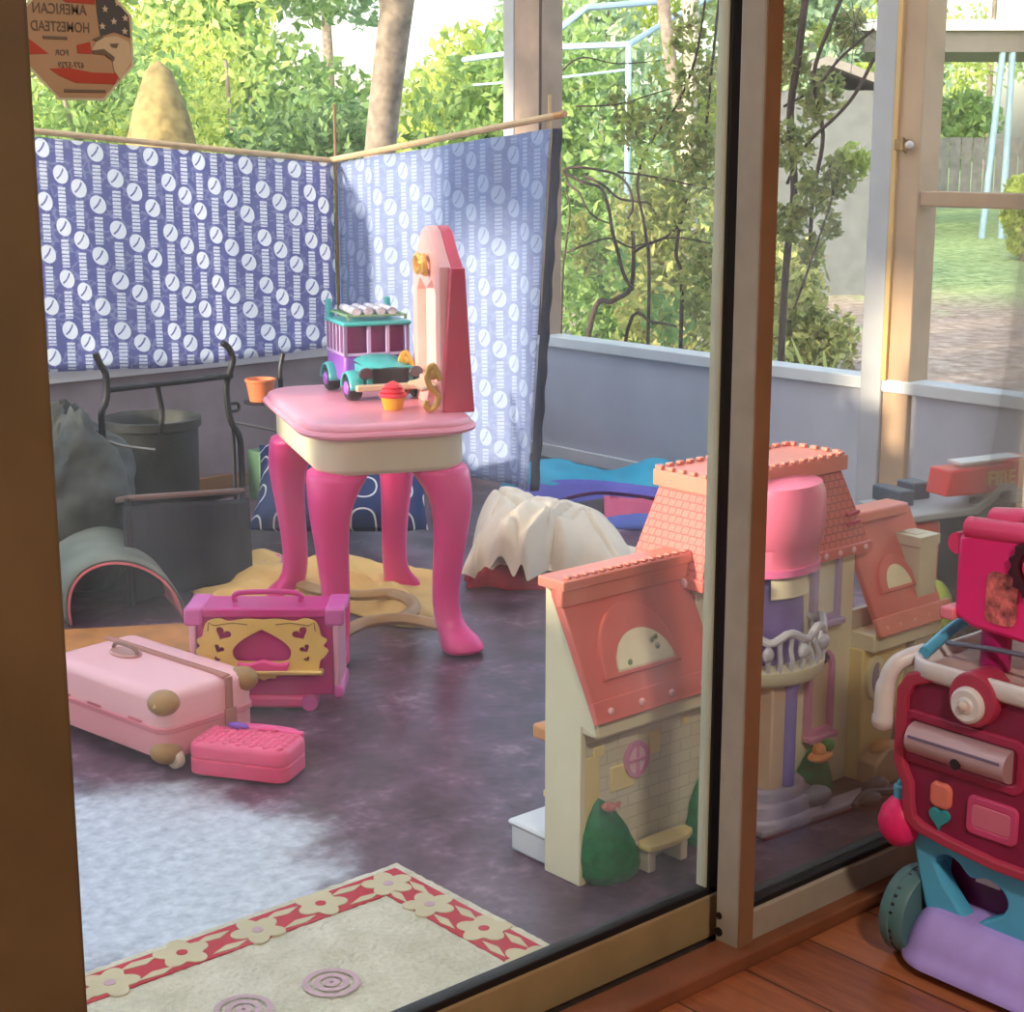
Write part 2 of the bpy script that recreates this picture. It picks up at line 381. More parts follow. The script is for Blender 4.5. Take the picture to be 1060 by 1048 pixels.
struct('trim_9', MB().box(WX-.034, WX+.05, 4.865, 4.925, 0, 2.35), greypost, bevel=.004)
struct('trim_10', MB().box(WX-.034, WX-.028, 4.712, 4.722, .472, 2.35), pbr('dark post joint', (70,54,46), .7))
struct('window_frame_right', MB().box(WX-.01, WX+.05, 1.72, 3.03, 1.005, 1.05), tan_post, bevel=.004)
struct('trim_11', MB().box(WX-.03, WX+.07, 1.62, 1.72, 0, 2.35), tan_post, bevel=.004)
struct('trim_12', MB().box(-1.57, -1.47, 4.95, 5.05, 0, 2.35), white)
# latch on the post
lt = PX(937, 150, WX-.03)
la = thing('door_latch', 'small worn brass latch on the tan post of the screen window', 'latch', (lt.x, lt.y, lt.z))
brass = pbr('worn brass', (150,116,64), .35, .9, var=.2)
MB().box(-.008, 0, -.012, .035, -.016, .016).build('latch_plate', brass, la, world=False, bevel=.002)
MB().tube([(-.012,.0,.02),(-.022,-.004,.008),(-.022,-.008,-.012),(-.01,-.012,-.022)], .006).build('hook', brass, la, world=False)
MB().ell((-.02,-.03,.0),(.014,.012,.012)).build('latch_knob', pbr('chalky white knob', (214,206,198), .4), la, world=False)
# ================================================================== OUTSIDE
GZ = -.28
def gz(x, y):
    r = math.hypot(x, y); return GZ + .06*(fbm(x*.35, y*.35)-.5) + max(0, r-10)*.012
gm = MB().grid(lambda a, b: (-40+110*a, -15+85*b, gz(-40+110*a, -15+85*b)), 110, 85)
og = struct('ground', gm, m_ground(), fix=False)
bark = pbr('bark', (150,134,120), .85, var=.25, scale=18, bump=.6, bscale=30)
bark_d = pbr('dark vine bark', (84,66,58), .85, var=.2, scale=30, bump=.4)
LF = {'yellow': m_leaf('yellow green leaves', [(160,178,86),(198,212,110),(226,232,138),(130,156,76)], .55),
      'green': m_leaf('mid green leaves', [(110,146,82),(142,174,100),(178,202,122),(92,126,72)], .5),
      'dark': m_leaf('deep green leaves', [(88,120,76),(116,148,92),(146,172,110),(76,104,68)], .45),
      'olive': m_leaf('olive vine leaves', [(118,132,78),(162,170,104),(204,204,128),(134,128,88)], .5),
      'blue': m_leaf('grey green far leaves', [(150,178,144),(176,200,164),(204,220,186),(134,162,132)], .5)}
def leaves(centers, n, size, rng, spread, droop=.4):
    """numpy leaves: n folded quads scattered in ellipsoid blobs"""
    C0 = np.array([c[:3] for c in centers]); R = np.array([c[3:6] for c in centers]); vol = R.prod(1)**.7; vol /= vol.sum()
    idx = rng.choice(len(centers), n, p=vol)
    d = rng.normal(size=(n, 3)); d /= np.linalg.norm(d, axis=1)[:, None]
    rad = rng.random(n)**(.38)
    p = C0[idx] + d*R[idx]*rad[:, None]
    t = rng.normal(size=(n, 3)); t[:, 2] -= droop; t /= np.linalg.norm(t, axis=1)[:, None]
    u = np.cross(t, rng.normal(size=(n, 3))); u /= np.linalg.norm(u, axis=1)[:, None]; w = np.cross(t, u)
    s = size*(.6+.8*rng.random(n))[:, None]
    a = p-t*s*.5; b = p+u*s*.28+w*s*.08; c = p+t*s*.6; e = p-u*s*.28+w*s*.08
    v = np.stack([a, b, c, e], 1).reshape(-1, 3)
    f = np.arange(4*n).reshape(n, 4)
    return v, f
def leaf_obj(name, parent, centers, n, size, mat, seed, droop=.4):
    rng = np.random.default_rng(seed); v, f = leaves(centers, n, size, rng, 1, droop)
    me = bpy.data.meshes.new(name); me.from_pydata(v.tolist(), [], f.tolist()); me.materials.append(mat); me.update()
    o = bpy.data.objects.new(name, me); C.objects.link(o)
    if parent is not None: o.parent = parent; o.matrix_parent_inverse = RM[parent.name].inverted()
    return o
def tree(px, dist, h, rad, n, size, mat, label, seed, name='tree', tr=.12, group=None, low=.0, squash=1.0, cat='tree'):
    d = PD(px, 300, dist); x, y = d.x, d.y; z0 = gz(x, y); rr = random.Random(seed)
    t = thing(name, label, cat, (x, y, z0), group=group)
    cs = []
    for i in range(11):
        a = rr.random()*2*PI; q = rad*.62*math.sqrt(rr.random()); zz = z0+h*low+(h*(1-low))*(.12+.8*rr.random())
        k = rad*(.34+.22*rr.random()); cs.append((x+q*math.cos(a), y+q*math.sin(a), zz, k, k, k*squash))
    leaf_obj('foliage', t, cs, n, size, LF[mat], seed)
    pts = [(x, y, z0-.1), (x+.1*rr.uniform(-1,1), y+.1*rr.uniform(-1,1), z0+h*.4), (x+.25*rr.uniform(-1,1), y+.25*rr.uniform(-1,1), z0+h*.85)]
    MB().tube(smooth_path(pts, 5), [tr*(1-.06*i) for i in range(11)], 10).build('trunk', bark, t)
    return t
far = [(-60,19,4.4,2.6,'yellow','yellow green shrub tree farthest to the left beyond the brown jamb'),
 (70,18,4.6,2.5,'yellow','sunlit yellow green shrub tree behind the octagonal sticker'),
 (185,19,5,2.6,'yellow','bright yellow green shrub tree behind the tan reflection cone'),
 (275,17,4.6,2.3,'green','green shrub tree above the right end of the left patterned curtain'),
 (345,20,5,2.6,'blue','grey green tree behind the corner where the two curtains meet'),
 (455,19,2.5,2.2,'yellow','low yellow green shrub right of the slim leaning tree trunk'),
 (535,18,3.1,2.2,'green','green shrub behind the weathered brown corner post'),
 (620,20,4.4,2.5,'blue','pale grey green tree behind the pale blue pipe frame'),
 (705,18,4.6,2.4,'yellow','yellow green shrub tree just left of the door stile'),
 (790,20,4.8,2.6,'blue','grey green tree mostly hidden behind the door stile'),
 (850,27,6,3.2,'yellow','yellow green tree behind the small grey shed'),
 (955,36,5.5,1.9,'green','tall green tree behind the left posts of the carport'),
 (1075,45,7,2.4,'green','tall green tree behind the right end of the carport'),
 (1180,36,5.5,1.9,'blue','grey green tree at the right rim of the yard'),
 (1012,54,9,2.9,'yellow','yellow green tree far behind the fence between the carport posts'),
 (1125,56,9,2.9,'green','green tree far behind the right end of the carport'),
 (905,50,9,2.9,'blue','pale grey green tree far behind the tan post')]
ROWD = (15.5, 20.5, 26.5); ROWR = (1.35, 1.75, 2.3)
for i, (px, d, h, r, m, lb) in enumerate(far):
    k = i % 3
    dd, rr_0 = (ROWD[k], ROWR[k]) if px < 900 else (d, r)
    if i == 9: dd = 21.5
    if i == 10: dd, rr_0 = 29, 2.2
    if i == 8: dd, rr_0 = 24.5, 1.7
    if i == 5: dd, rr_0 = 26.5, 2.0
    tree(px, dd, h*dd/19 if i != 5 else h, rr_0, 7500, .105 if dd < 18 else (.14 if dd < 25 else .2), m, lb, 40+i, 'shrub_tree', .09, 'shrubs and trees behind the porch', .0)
mid = [(100,10.5,2.1,.62,'green','deep green bush low behind the left curtain by the tan reflection cone'),
 (250,11.2,2.3,.75,'yellow','yellow flecked bush right of the tan reflection cone'),
 (322,9.6,1.7,.5,'dark','dark green bush behind the curtain corner'),
 (470,11.5,1.7,.62,'olive','olive green bush between the leaning trunk and the corner post'),
 (606,9.6,1.25,.62,'green','green bush behind the lower vine loops'),
 (705,8.6,1.35,.55,'olive','olive bush behind the dense side of the vine'),
 (818,10.5,.9,.42,'olive','olive green bush behind the window left of the tan post'),
 (896,17,1.35,.42,'yellow','yellow green bush in front of the grey shed'),
 (1056,20,.95,.34,'yellow','small yellow bush in front of the grey fence')]
for i, (px, d, h, r, m, lb) in enumerate(mid):
    tree(px, d, h, r, 3200, .06 if d < 14 else .11, m, lb, 80+i, 'bush', .03, 'bushes in the yard', .0, 1.0, 'bush')
# slim leaning trunk
t = thing('tree_trunk', 'slim grey brown tree trunk leaning right above the two curtains', 'tree', tuple(PD(388, 300, 7.6)))
q = [PD(380, 330, 7.6), PD(389, 210, 7.6), PD(396, 130, 7.6), PD(404, 60, 7.6), PD(413, -10, 7.6), PD(424, -110, 7.6)]
t.location = (q[0].x, q[0].y, gz(q[0].x, q[0].y)); RM[t.name] = Matrix.Translation(t.location)
q.insert(0, Vector((q[0].x-.02, q[0].y, gz(q[0].x, q[0].y)-.05)))
MB().tube(smooth_path(q, 6), [.064+.0003*i for i in range(37)], 14).build('trunk', bark, t)
b0 = q[4]; MB().tube(smooth_path([q[4], q[4]+Vector((.2,.3,.5)), q[4]+Vector((.6,.7,1.2))], 5), [.03]*11, 8).build('branch', bark, t)
leaf_obj('foliage', t, [(q[5].x, q[5].y, q[5].z+.5, .9, .9, .5), (q[5].x-.7, q[5].y, q[5].z+.3, .6, .6, .4)], 500, .12, LF['yellow'], 5)
# second pale trunk by the door stile
t = thing('tree_trunk', 'pale slim forked tree trunk behind the vine near the door stile', 'tree', (0,0,0))
q = [PD(716, 330, 9.5), PD(712, 150, 9.5), PD(716, 60, 9.5), PD(712, -60, 9.5)]
t.location = (q[0].x, q[0].y, gz(q[0].x, q[0].y)); RM[t.name] = Matrix.Translation(t.location)
MB().tube(smooth_path([Vector((q[0].x, q[0].y, gz(q[0].x, q[0].y)-.05))]+q, 6), [.045]*25, 10).build('trunk', pbr('pale bark', (190,178,156), .8, var=.2, scale=20, bump=.4), t)
MB().tube(smooth_path([q[1], PD(694, 60, 9.5), PD(682, -40, 9.5)], 6), [.035]*13, 10).build('branch', bark, t)
# made-up solid tan cone in place of a reflection in the door glass
c = PD(174, 300, 9.2); tan = pbr('tan reflection colour', (156,138,90), .9, var=.22, scale=16, bump=1.0, bscale=30, trans=.25)
top = PD(170, 62, 9.2).z
refl_cone = MB(); g0z = gz(c.x, c.y); hgt = top-g0z
refl_cone.lathe([(.42, 0), (.36, hgt*.35), (.245, hgt*.62), (.15, hgt*.85), (.07, hgt*.97), (.001, hgt)], 22, Matrix.Translation((c.x, c.y, g0z)))
tag(refl_cone.build('reflection_cone', tan, None, loc=(c.x, c.y, g0z)), 'tan cone made in place of a glass reflection among the yellow green shrubs', 'cover')  # not a real cover; stands in for the reflection in the door glass
# pale blue pipe frame
blue_pipe = pbr('pale blue painted pipe', (150,178,196), .4)
t = thing('pipe_frame', 'pale blue metal pipe frame of a play set behind the vine', 'play set frame', (0,0,0))
q = PD(650, 300, 11); t.location = (q.x, q.y, gz(q.x, q.y)); RM[t.name] = Matrix.Translation(t.location)
def pl(*pp): return [PD(x, y, d) for x, y, d in pp]
MB().tube(pl((566,40,11),(607,8,11),(690,1,11.4)), .022, 8).build('top_rail', blue_pipe, t)
MB().tube(pl((480,62,12.5),(572,49,11),(651,46,11)), .02, 8).build('side_rail', blue_pipe, t)
MB().tube(pl((651,46,11),(690,22,11.6),(740,-5,12)), .02, 8).build('end_rail', blue_pipe, t)
for (a, b) in ((651,46),(566,40)):
    e = PD(a-3, 300, 11); MB().tube([PD(a, b, 11), Vector((e.x, e.y, gz(e.x, e.y)-.02))], .02, 8).build('leg', blue_pipe, t)
MB().tube(pl((490,88,12),(566,82,11),(650,72,11)), .009, 6).build('cable', blue_pipe, t)
# vine on the right hand window
VX = 4.64
t = thing('climbing_vine', 'twisted dark vine with looping stems outside the window right of the pale curtain', 'vine', (VX, 4.1, gz(VX, 4.1)))
stems = [([(588,350),(612,332),(634,312),(652,300),(656,270),(655,240)], .011),
 ([(655,300),(646,285),(640,262),(634,240),(630,215),(622,195),(602,188),(586,180),(584,176),(596,173),(620,176),(640,182),(652,196),(655,215),(650,226)], .0065),
 ([(585,178),(588,190),(600,200),(607,215),(618,226),(633,232)], .005),
 ([(577,350),(582,300),(585,262),(590,220),(586,195)], .0045),
 ([(586,262),(610,252),(632,247),(652,256),(668,252),(700,246),(735,252)], .004),
 ([(655,262),(668,254),(690,245),(706,230)], .006),
 ([(604,182),(625,192),(640,205),(660,209),(672,211),(680,224)], .005),
 ([(640,178),(670,182),(700,188),(735,196)], .004),
 ([(628,350),(650,340),(676,334),(700,338)], .007),
 ([(668,360),(672,300),(668,240),(660,190),(672,150),(700,110),(720,60),(730,0)], .006),
 ([(700,360),(706,310),(700,260),(712,200),(728,150),(735,90),(744,0)], .007),
 ([(596,110),(640,108),(680,96),(742,78)], .003),
 ([(574,82),(600,60),(640,66),(690,62)], .003)]
for i, (pp, r) in enumerate(stems):
    rr = random.Random(i); off = rr.uniform(-.05, .05)
    pts = [PX(x, y, VX+off+.03*math.sin(k*1.3+i)) for k, (x, y) in enumerate(pp)]
    if i in (0, 3, 8, 9, 10): pts[0].z = gz(pts[0].x, pts[0].y)
    pts = smooth_path(pts, 5); n = len(pts)
    MB().tube(pts, [r*(1.15-.5*k/n) for k in range(n)], 8).build('stem', bark_d, t)
def vb(px, py, r, x=VX): p = PX(px, py, x); return (p.x, p.y, p.z, r*.5, r, r)
leaf_obj('foliage', t, [vb(690,120,.12), vb(725,90,.13), vb(735,170,.13), vb(700,210,.12), vb(735,260,.11), vb(655,130,.1), vb(640,100,.06), vb(715,30,.1), vb(612,262,.1), vb(600,235,.07), vb(735,330,.12), vb(715,150,.14), vb(720,290,.12)], 2300, .033, LF['olive'], 9)
leaf_obj('young_leaves', t, [vb(690,70,.1), vb(655,125,.08), vb(725,45,.09), vb(670,165,.07), vb(600,90,.05)], 170, .035, LF['yellow'], 10)
leaf_obj('low_leaves', t, [vb(610,260,.12,4.85), vb(640,280,.1,4.85), vb(600,320,.1,4.85), vb(690,330,.14,4.85)], 260, .05, LF['green'], 11)
# vine on the window right of the door stile
VX2 = 4.6
t = thing('climbing_vine', 'dense leafy vine outside the window between the door stile and the tan post', 'vine', (VX2, 3.35, gz(VX2, 3.35)))
for i, (pp, r) in enumerate([([(806,390),(812,300),(822,200),(818,120),(826,60),(836,-20)], .013), ([(838,260),(842,200),(852,140),(842,80),(862,20),(880,-20)], .007),
     ([(815,190),(835,150),(866,120),(886,96),(905,60)], .006), ([(812,110),(845,90),(870,60),(905,30)], .005), ([(822,320),(850,240),(862,200),(858,170)], .004)]):
    pts = [PX(x, y, VX2+.03*math.sin(k+i)) for k, (x, y) in enumerate(pp)]
    if i == 0: pts[0].z = gz(pts[0].x, pts[0].y)
    pts = smooth_path(pts, 5); MB().tube(pts, r, 8).build('stem', bark_d, t)
leaf_obj('foliage', t, [vb(815,60,.1,VX2), vb(850,100,.1,VX2), vb(820,150,.1,VX2), vb(870,180,.08,VX2), vb(845,200,.09,VX2), vb(818,230,.08,VX2), vb(880,30,.07,VX2), vb(860,235,.05,VX2), vb(812,20,.08,VX2), vb(840,260,.06,VX2)], 1900, .033, LF['olive'], 12)
leaf_obj('young_leaves', t, [vb(850,35,.05,VX2), vb(880,165,.06,VX2), vb(892,170,.05,VX2)], 220, .034, LF['yellow'], 13)
# spiky yellow green plants and low plants
def spiky(px, py, dist, n, h, mat, label, seed, group=None):
    p = PD(px, py, dist); z0 = gz(p.x, p.y); rr = random.Random(seed); b = MB()
    for i in range(n):
        a = rr.random()*2*PI; l = h*rr.uniform(.6, 1.1); s = rr.uniform(.15, .5)*h; k = []
        for j in range(5):
            f = j/4; k.append(Vector((p.x+.03*math.cos(a)+s*f*f*math.cos(a), p.y+.03*math.sin(a)+s*f*f*math.sin(a), z0+l*(f-.18*f*f))))
        w = Vector((-math.sin(a), math.cos(a), 0))*h*.035
        vs = []; 
        for j, q in enumerate(k): ww = w*(1-abs(j/4-.35)*1.35); vs += [q-ww, q+ww]
        b.add(vs, [(2*j, 2*j+1, 2*j+3, 2*j+2) for j in range(4)])
    o = b.build('spiky_plant', mat, None, loc=(p.x, p.y, z0), fix=False, smooth=0)
    tag(o, label, 'plant', group)
spiky(872, 330, 6.2, 26, .8, LF['yellow'], 'tall spiky yellow green plant outside the window left of the tan post', 1)
spiky(838, 300, 6.8, 24, .7, LF['olive'], 'spiky olive plant outside the window beside the door stile', 2)
spiky(1020, 380, 6.4, 18, .32, LF['green'], 'low leafy green plant in the leaf litter right of the tan post', 3)
spiky(962, 365, 6.0, 16, .3, LF['green'], 'small green plant in the leaf litter against the tan post', 4)
spiky(1050, 370, 5.6, 12, .4, LF['olive'], 'drooping olive plant at the right rim of the window', 5)
spiky(700, 330, 7.0, 20, .6, LF['green'], 'long leaved green plant behind the vine near the door stile', 6)
spiky(612, 320, 7.4, 20, .6, LF['green'], 'long leaved green plant behind the vine loops', 7)
# grey shed, carport, fence
s = PD(913, 300, 16); ax = Matrix.Translation((s.x, s.y, gz(s.x, s.y))) @ Matrix.Rotation(math.radians(-41), 4, 'Z')
t = thing('shed', 'small grey shed with a pitched roof behind the vine left of the tan post', 'shed', (s.x, s.y, gz(s.x, s.y)))
MB().box(-1.2, -.02, 0, 1.4, 0, 1.86, ax).build('wall', pbr('grey shed siding', (96,100,100), .8, var=.1), t)
MB().prism([(-1.4,1.82),(-.6,2.08),(.12,1.82),(.12,1.9),(-.6,2.16),(-1.4,1.9)], -.12, 1.5, 'xz', ax).build('roof', pbr('grey shed roof', (122,118,112), .8), t)
s = PD(1040, 300, 24); ax = Matrix.Translation((s.x, s.y, gz(s.x, s.y))) @ Matrix.Rotation(math.radians(-41), 4, 'Z')
t = thing('carport', 'flat roofed carport on pale blue posts in the far yard', 'carport', (s.x, s.y, gz(s.x, s.y)))
cz = PD(1040, 58, 24).z - gz(s.x, s.y); ct = PD(1040, 32, 24).z-gz(s.x, s.y)
MB().box(-2.3, 3, 0, 3, cz+.05, ct, ax).build('roof', pbr('dark carport ceiling', (112,106,100), .8), t)
MB().box(-2.35, 3.05, -.08, 0, ct-.0, ct+.14, ax).build('fascia', white, t)
for k, x in enumerate((-1.1, -.35, -.08)):
    MB().tube([ax @ Vector((x, .05, 0)), ax @ Vector((x+(.14 if k == 1 else 0), .05, cz+.12))], .045, 10).build('post', blue_pipe, t)
a = PD(930, 300, 32); b = PD(1180, 300, 32); u = (b-a); u.z = 0; L_ = u.length; ang = math.atan2(u.y, u.x)
ax = Matrix.Translation((a.x, a.y, gz(a.x, a.y)-.1)) @ Matrix.Rotation(ang, 4, 'Z')
t = thing('board_fence', 'weathered grey board fence at the back of the yard', 'fence', (a.x, a.y, gz(a.x, a.y)))
hh = PD(1000, 142, 32).z-gz(a.x, a.y)+.1
fb = MB(); n = int(L_/.2)
for i in range(n): fb.box(i*.2, i*.2+.185, -.012, .012, 0, hh-.02*(hash2(i, 3)), ax)
fb.build('boards', pbr('weathered grey boards', (128,126,124), .85, var=.15), t)
MB().box(0, L_, .012, .06, hh*.75, hh*.75+.09, ax).build('rail', pbr('weathered grey boards', (160,156,150)), t)
# spider web strung across the upper window corner
wc = PX(885, 26, WX+.055); t = thing('spider_web', 'dark thread spider web decoration in the window corner left of the tan post', 'web', tuple(wc))
web_m = pbr('dark web cord', (70,66,62), .7); wb = MB(); rays = []
for k in range(11):
    a = 2*PI*k/11+.2; rays.append(a); e = wc+Vector((0, math.cos(a)*.135, math.sin(a)*.15)); wb.tube([wc, e], .0011, 5)
for r_ in (.025, .05, .078, .108):
    pts = []
    for k in range(12):
        a = 2*PI*k/11+.2; pts.append(wc+Vector((.0, math.cos(a)*r_*.95, math.sin(a)*r_*1.05)))
        a2 = a+PI/11; pts.append(wc+Vector((.0, math.cos(a2)*r_*.86, math.sin(a2)*r_*.95)))
    wb.tube(pts[:-1], .0009, 5)
wb.build('cords', web_m, t)
# ================================================================== CURTAINS
CY = 4.93; CX = PY(345, 165, CY).x
stick = pbr('pale wooden dowel', (214,178,134), .55, var=.1, scale=20)
FAB1 = m_fabric('blue printed fabric', (160,162,208), (252,252,254), .55)
FAB2 = m_fabric('glare paled blue fabric', (154,168,212), (184,198,228), .3)  # same print, with the pale glare on this panel put into its colours
tl = PY(38, 139, CY); tr_ = PY(345, 167, CY); sl = (tr_.z-tl.z)/(tr_.x-tl.x)
x0 = tl.x-.55; wid = tr_.x-x0
def c1(a, b):
    x = x0+a*wid; zt = tr_.z+sl*(x-tr_.x)-.008; zb = .468+.012*math.sin(a*7)
    return (x, CY+.012*math.sin(a*19)+.008*math.sin(a*43+b*3)*(1-b), zb+(zt-zb)*b)
t = thing('fabric_curtain', 'deep blue printed fabric panel hung from a stick across the far porch window', 'curtain', (x0+wid/2, CY, .47))
MB().grid(c1, 90, 24, uv=lambda a, b: (a*wid+.02, c1(a, b)[2]-sl*a*wid)).build('fabric', FAB1, t, fix=False, solid=.0012)
p0 = PY(28, 135, CY-.008); p1 = PY(352, 167, CY-.008)
MB().tube([p0+(p0-p1)*.3, p1], .0095, 8).build('pole', stick, t)
pv = PY(346, 108, CY-.02); MB().tube([(pv.x, pv.y, .05), pv], .0055, 8).build('upright_stick', pbr('brown twig', (146,104,74), .7), t)
PXX = CX
near_t = PX(569, 131, PXX); near_b = PX(548, 498, PXX)
t = thing('fabric_curtain', 'paler lilac printed fabric panel on a slanting stick behind the toy vanity mirror', 'curtain', (PXX, 4.4, .1))
def c2(a, b):
    yn = near_b.y+(near_t.y-near_b.y)*b; y = CY+(yn-CY)*a
    zt = tr_.z-.006+(near_t.z-tr_.z)*a; zb = near_b.z-.03
    z = zb+(zt-zb)*b
    return (PXX+.014*math.sin(a*15+1)*(1-.3*b)+.006*math.sin(a*37+b*2), y, z)
sl2 = (near_t.z-tr_.z)/(CY-near_t.y)
MB().grid(c2, 80, 40, uv=lambda a, b: ((CY-c2(a, b)[1]), c2(a, b)[2]-sl2*(CY-c2(a, b)[1]))).build('fabric', FAB2, t, fix=False, solid=.0012)
p0 = PX(336, 167, PXX-.012); p1 = PX(575, 120, PXX-.012); e = PX(585, 118, PXX-.012)
MB().tube([p0, p1], .0105, 8).build('pole', stick, t)
MB().tube([p1, e], .0108, 8).build('pole_tip', pbr('darker dowel tip', (196,140,78), .5), t)
pv = PX(569, 98, PXX+.016); MB().tube([(pv.x, pv.y, .95), pv], .006, 8).build('upright_stick', stick, t)
hm = MB(); rr = random.Random(4)
def c2e(b): q = Vector(c2(1, b)); return q
hm.grid(lambda a, b: (c2e(b).x+.004-.012*a*(1-a)*4+.02*a, c2e(b).y-.005-(.002+.02*a)*(1+.5*math.sin(b*60)*.3), c2e(b).z), 4, 60)
hm.build('hem', pbr('navy edge fold shade', (44,46,66), .8), t, fix=False, solid=.002)  # frayed navy edge, with the fold's inner shade put in as dark colour
def rloft(mb, w, h, r, levels, cx=0, cy=0, n=6, M=None):   # stacked rounded rectangles (inset, z)
    vs = []; k = 4*(n+1)
    for ins, z in levels:
        vs += [(x, y, z) for x, y in rrect(w-2*ins, h-2*ins, max(r-ins, .002), n, cx, cy)]
    fs = [(i*k+j, i*k+(j+1) % k, (i+1)*k+(j+1) % k, (i+1)*k+j) for i in range(len(levels)-1) for j in range(k)]
    fs += [tuple(range(k-1, -1, -1)), tuple((len(levels)-1)*k+j for j in range(k))]
    return mb.add(vs, fs, M)
hot = pbr('hot pink plastic', (252,72,150), .32, var=.04, scale=4)
rose = pbr('rose pink plastic', (240,150,168), .3, var=.05, scale=5)
cream_p = pbr('cream plastic', (236,222,190), .42, var=.04)
gold = pbr('gold plastic', (214,170,84), .3, .55, var=.08)
gold_m = pbr('matte gold plastic', (236,194,104), .42, .15, var=.06)
tan_p = pbr('tan plastic', (186,146,92), .4, var=.08)
redpink = pbr('deep rose plastic', (206,52,84), .3, var=.08)
mirror = pbr('mirror foil', (246,240,232), .3, .55, var=.02, bump=.25, bscale=18)
magenta = pbr('magenta plastic', (206,34,132), .35, var=.05)
pinkpurple = pbr('pink violet plastic', (222,96,176), .3, var=.05)
# ------------------------------------------------------------------ toy vanity
van = thing('toy_vanity', 'pink and cream toy vanity table with a tall narrow mirror and curved legs', 'vanity', (2.15,3.085,0), math.radians(-23))
def leg(cx, cy, ox, oy):
    mb = MB(); n = 20; vs = []
    secs = [(0,.030,.050),(.012,.032,.056),(.035,.028,.052),(.062,.008,.036),(.11,-.002,.033),(.19,.002,.036),(.28,.010,.041),(.355,.014,.050),(.40,.006,.060),(.44,-.010,.074),(.462,-.02,.082)]
    for z, o, r in secs:
        for j in range(n):
            a = 2*PI*j/n; c_, s_ = math.cos(a), math.sin(a)
            q = (abs(c_)**3+abs(s_)**3)**(-1/3)
            # groove on the outer face
            d = c_*ox+s_*oy; g = 1-.10*max(0, (d/1.414-.9))*10*.35
            vs.append((cx+ox*o+r*q*c_*.93*g, cy+oy*o+r*q*s_*.93*g, z))
    k = len(secs)
    fs = [(i*n+j, i*n+(j+1) % n, (i+1)*n+(j+1) % n, (i+1)*n+j) for i in range(k-1) for j in range(n)]
    fs += [tuple(range(n-1, -1, -1)), tuple((k-1)*n+j for j in range(n))]
    return mb.add(vs, fs)
for x, y, ox, oy in ((-.005,.02,-1,-1),(.262,.02,1,-1),(.262,.53,1,1),(-.005,.53,-1,1)):
    leg(x, y, ox, oy).build('leg', hot, van, world=False, sub=1)
ap = MB(); rloft(ap, .355, .64, .085, [(.01,.452),(.004,.458),(.0,.466),(.0,.536),(.006,.542)], .13, .275)
ap.build('apron', cream_p, van, world=False)
tp = MB(); rloft(tp, .42, .705, .115, [(.012,.538),(.002,.542),(0,.548),(.004,.554),(.012,.556),(.012,.561),(.016,.567),(.026,.571),(.05,.572)], .13, .275, 10)
tp.build('tabletop', rose, van, world=False)
st = MB()
st.tube(smooth_path([(.0,.03,.055),(.07,.095,.06),(.13,.115,.06),(.19,.095,.06),(.258,.03,.055)], 5), .019, 10, flat=.75)
st.tube(smooth_path([(.0,.53,.055),(.04,.42,.06),(.12,.35,.06),(.20,.34,.06),(.235,.27,.06),(.22,.17,.06),(.16,.105,.06)], 5), .018, 10, flat=.75)
st.build('stretcher', tan_p, van, world=False)
# mirror: outline in (y,z); faces -x
def my(y): return .055+(y-.07)*.66
def mout(s=0): return [(my(y), z) for y, z in mout_(s)]
def zc(z): return .572+(z-.532)*.9142
def mout_(s=0): return [(y, zc(z)) for y, z in mo__(s)]
def mo__(s=0): return [(.07+s,.535),(.10+s,.62),(.105+s,.90),(.165+s*.7,.935),(.235,.985),(.285,.998),(.335,.985),(.405-s*.7,.935),(.465-s,.90),(.47-s,.62),(.50-s,.535)]
MXF = Matrix(((0,0,-1,0),(1,0,0,0),(0,1,0,0),(0,0,0,1)))   # (y,z,depth) -> depth towards -x
glasshole = [(my(y), zc(z)) for y, z in [(.15,.60),(.15,.83),(.20,.868),(.285,.842),(.37,.868),(.42,.83),(.42,.60)]]
MS = .028
MB().merge(curve_mesh([mout(), glasshole], .03, .003), Matrix.Translation((.255+MS,0,0)) @ MXF).build('mirror_frame', pbr('blush pink plastic', (232,168,164), .35), van, world=False)
bk = MB().merge(curve_mesh([mout()], .03, .003), Matrix.Translation((.284+MS,0,0)) @ MXF)
bk.build('mirror_back', redpink, van, world=False, bevel=.003)
for y0 in (my(.062), my(.465)):
    MB().prism([(.240+MS,.570),(.318+MS,.570),(.308+MS,.70),(.296+MS,.91),(.262+MS,.91),(.247+MS,.70)], y0, y0+.022, 'xz').build('mirror_post', redpink, van, world=False, bevel=.003)
MB().merge(curve_mesh([glasshole], .004), Matrix.Translation((.266+MS,0,0)) @ MXF).build('mirror_glass', mirror, van, world=False, smooth=0)
yb_ = my(.285); x_ = .235+MS
bw = MB()
for s_ in (-1, 1): bw.tube(smooth_path([(x_,yb_,.913),(x_-.007,yb_+s_*.022,.93),(x_-.009,yb_+s_*.042,.915),(x_-.005,yb_+s_*.035,.89),(x_,yb_,.913)], 5), .0075, 8)
bw.ell((x_-.003,yb_,.913), (.012,.012,.013)); bw.build('bow', gold, van, world=False)
MB().box(x_-.042, x_, my(.10), my(.30), .628, .637, Matrix.Translation((x_,0,.632)) @ Matrix.Rotation(math.radians(-12), 4, 'Y') @ Matrix.Translation((-x_,0,-.632))).build('shelf', pbr('pale gold tray', (228,196,158), .35, .2), van, world=False, bevel=.004)
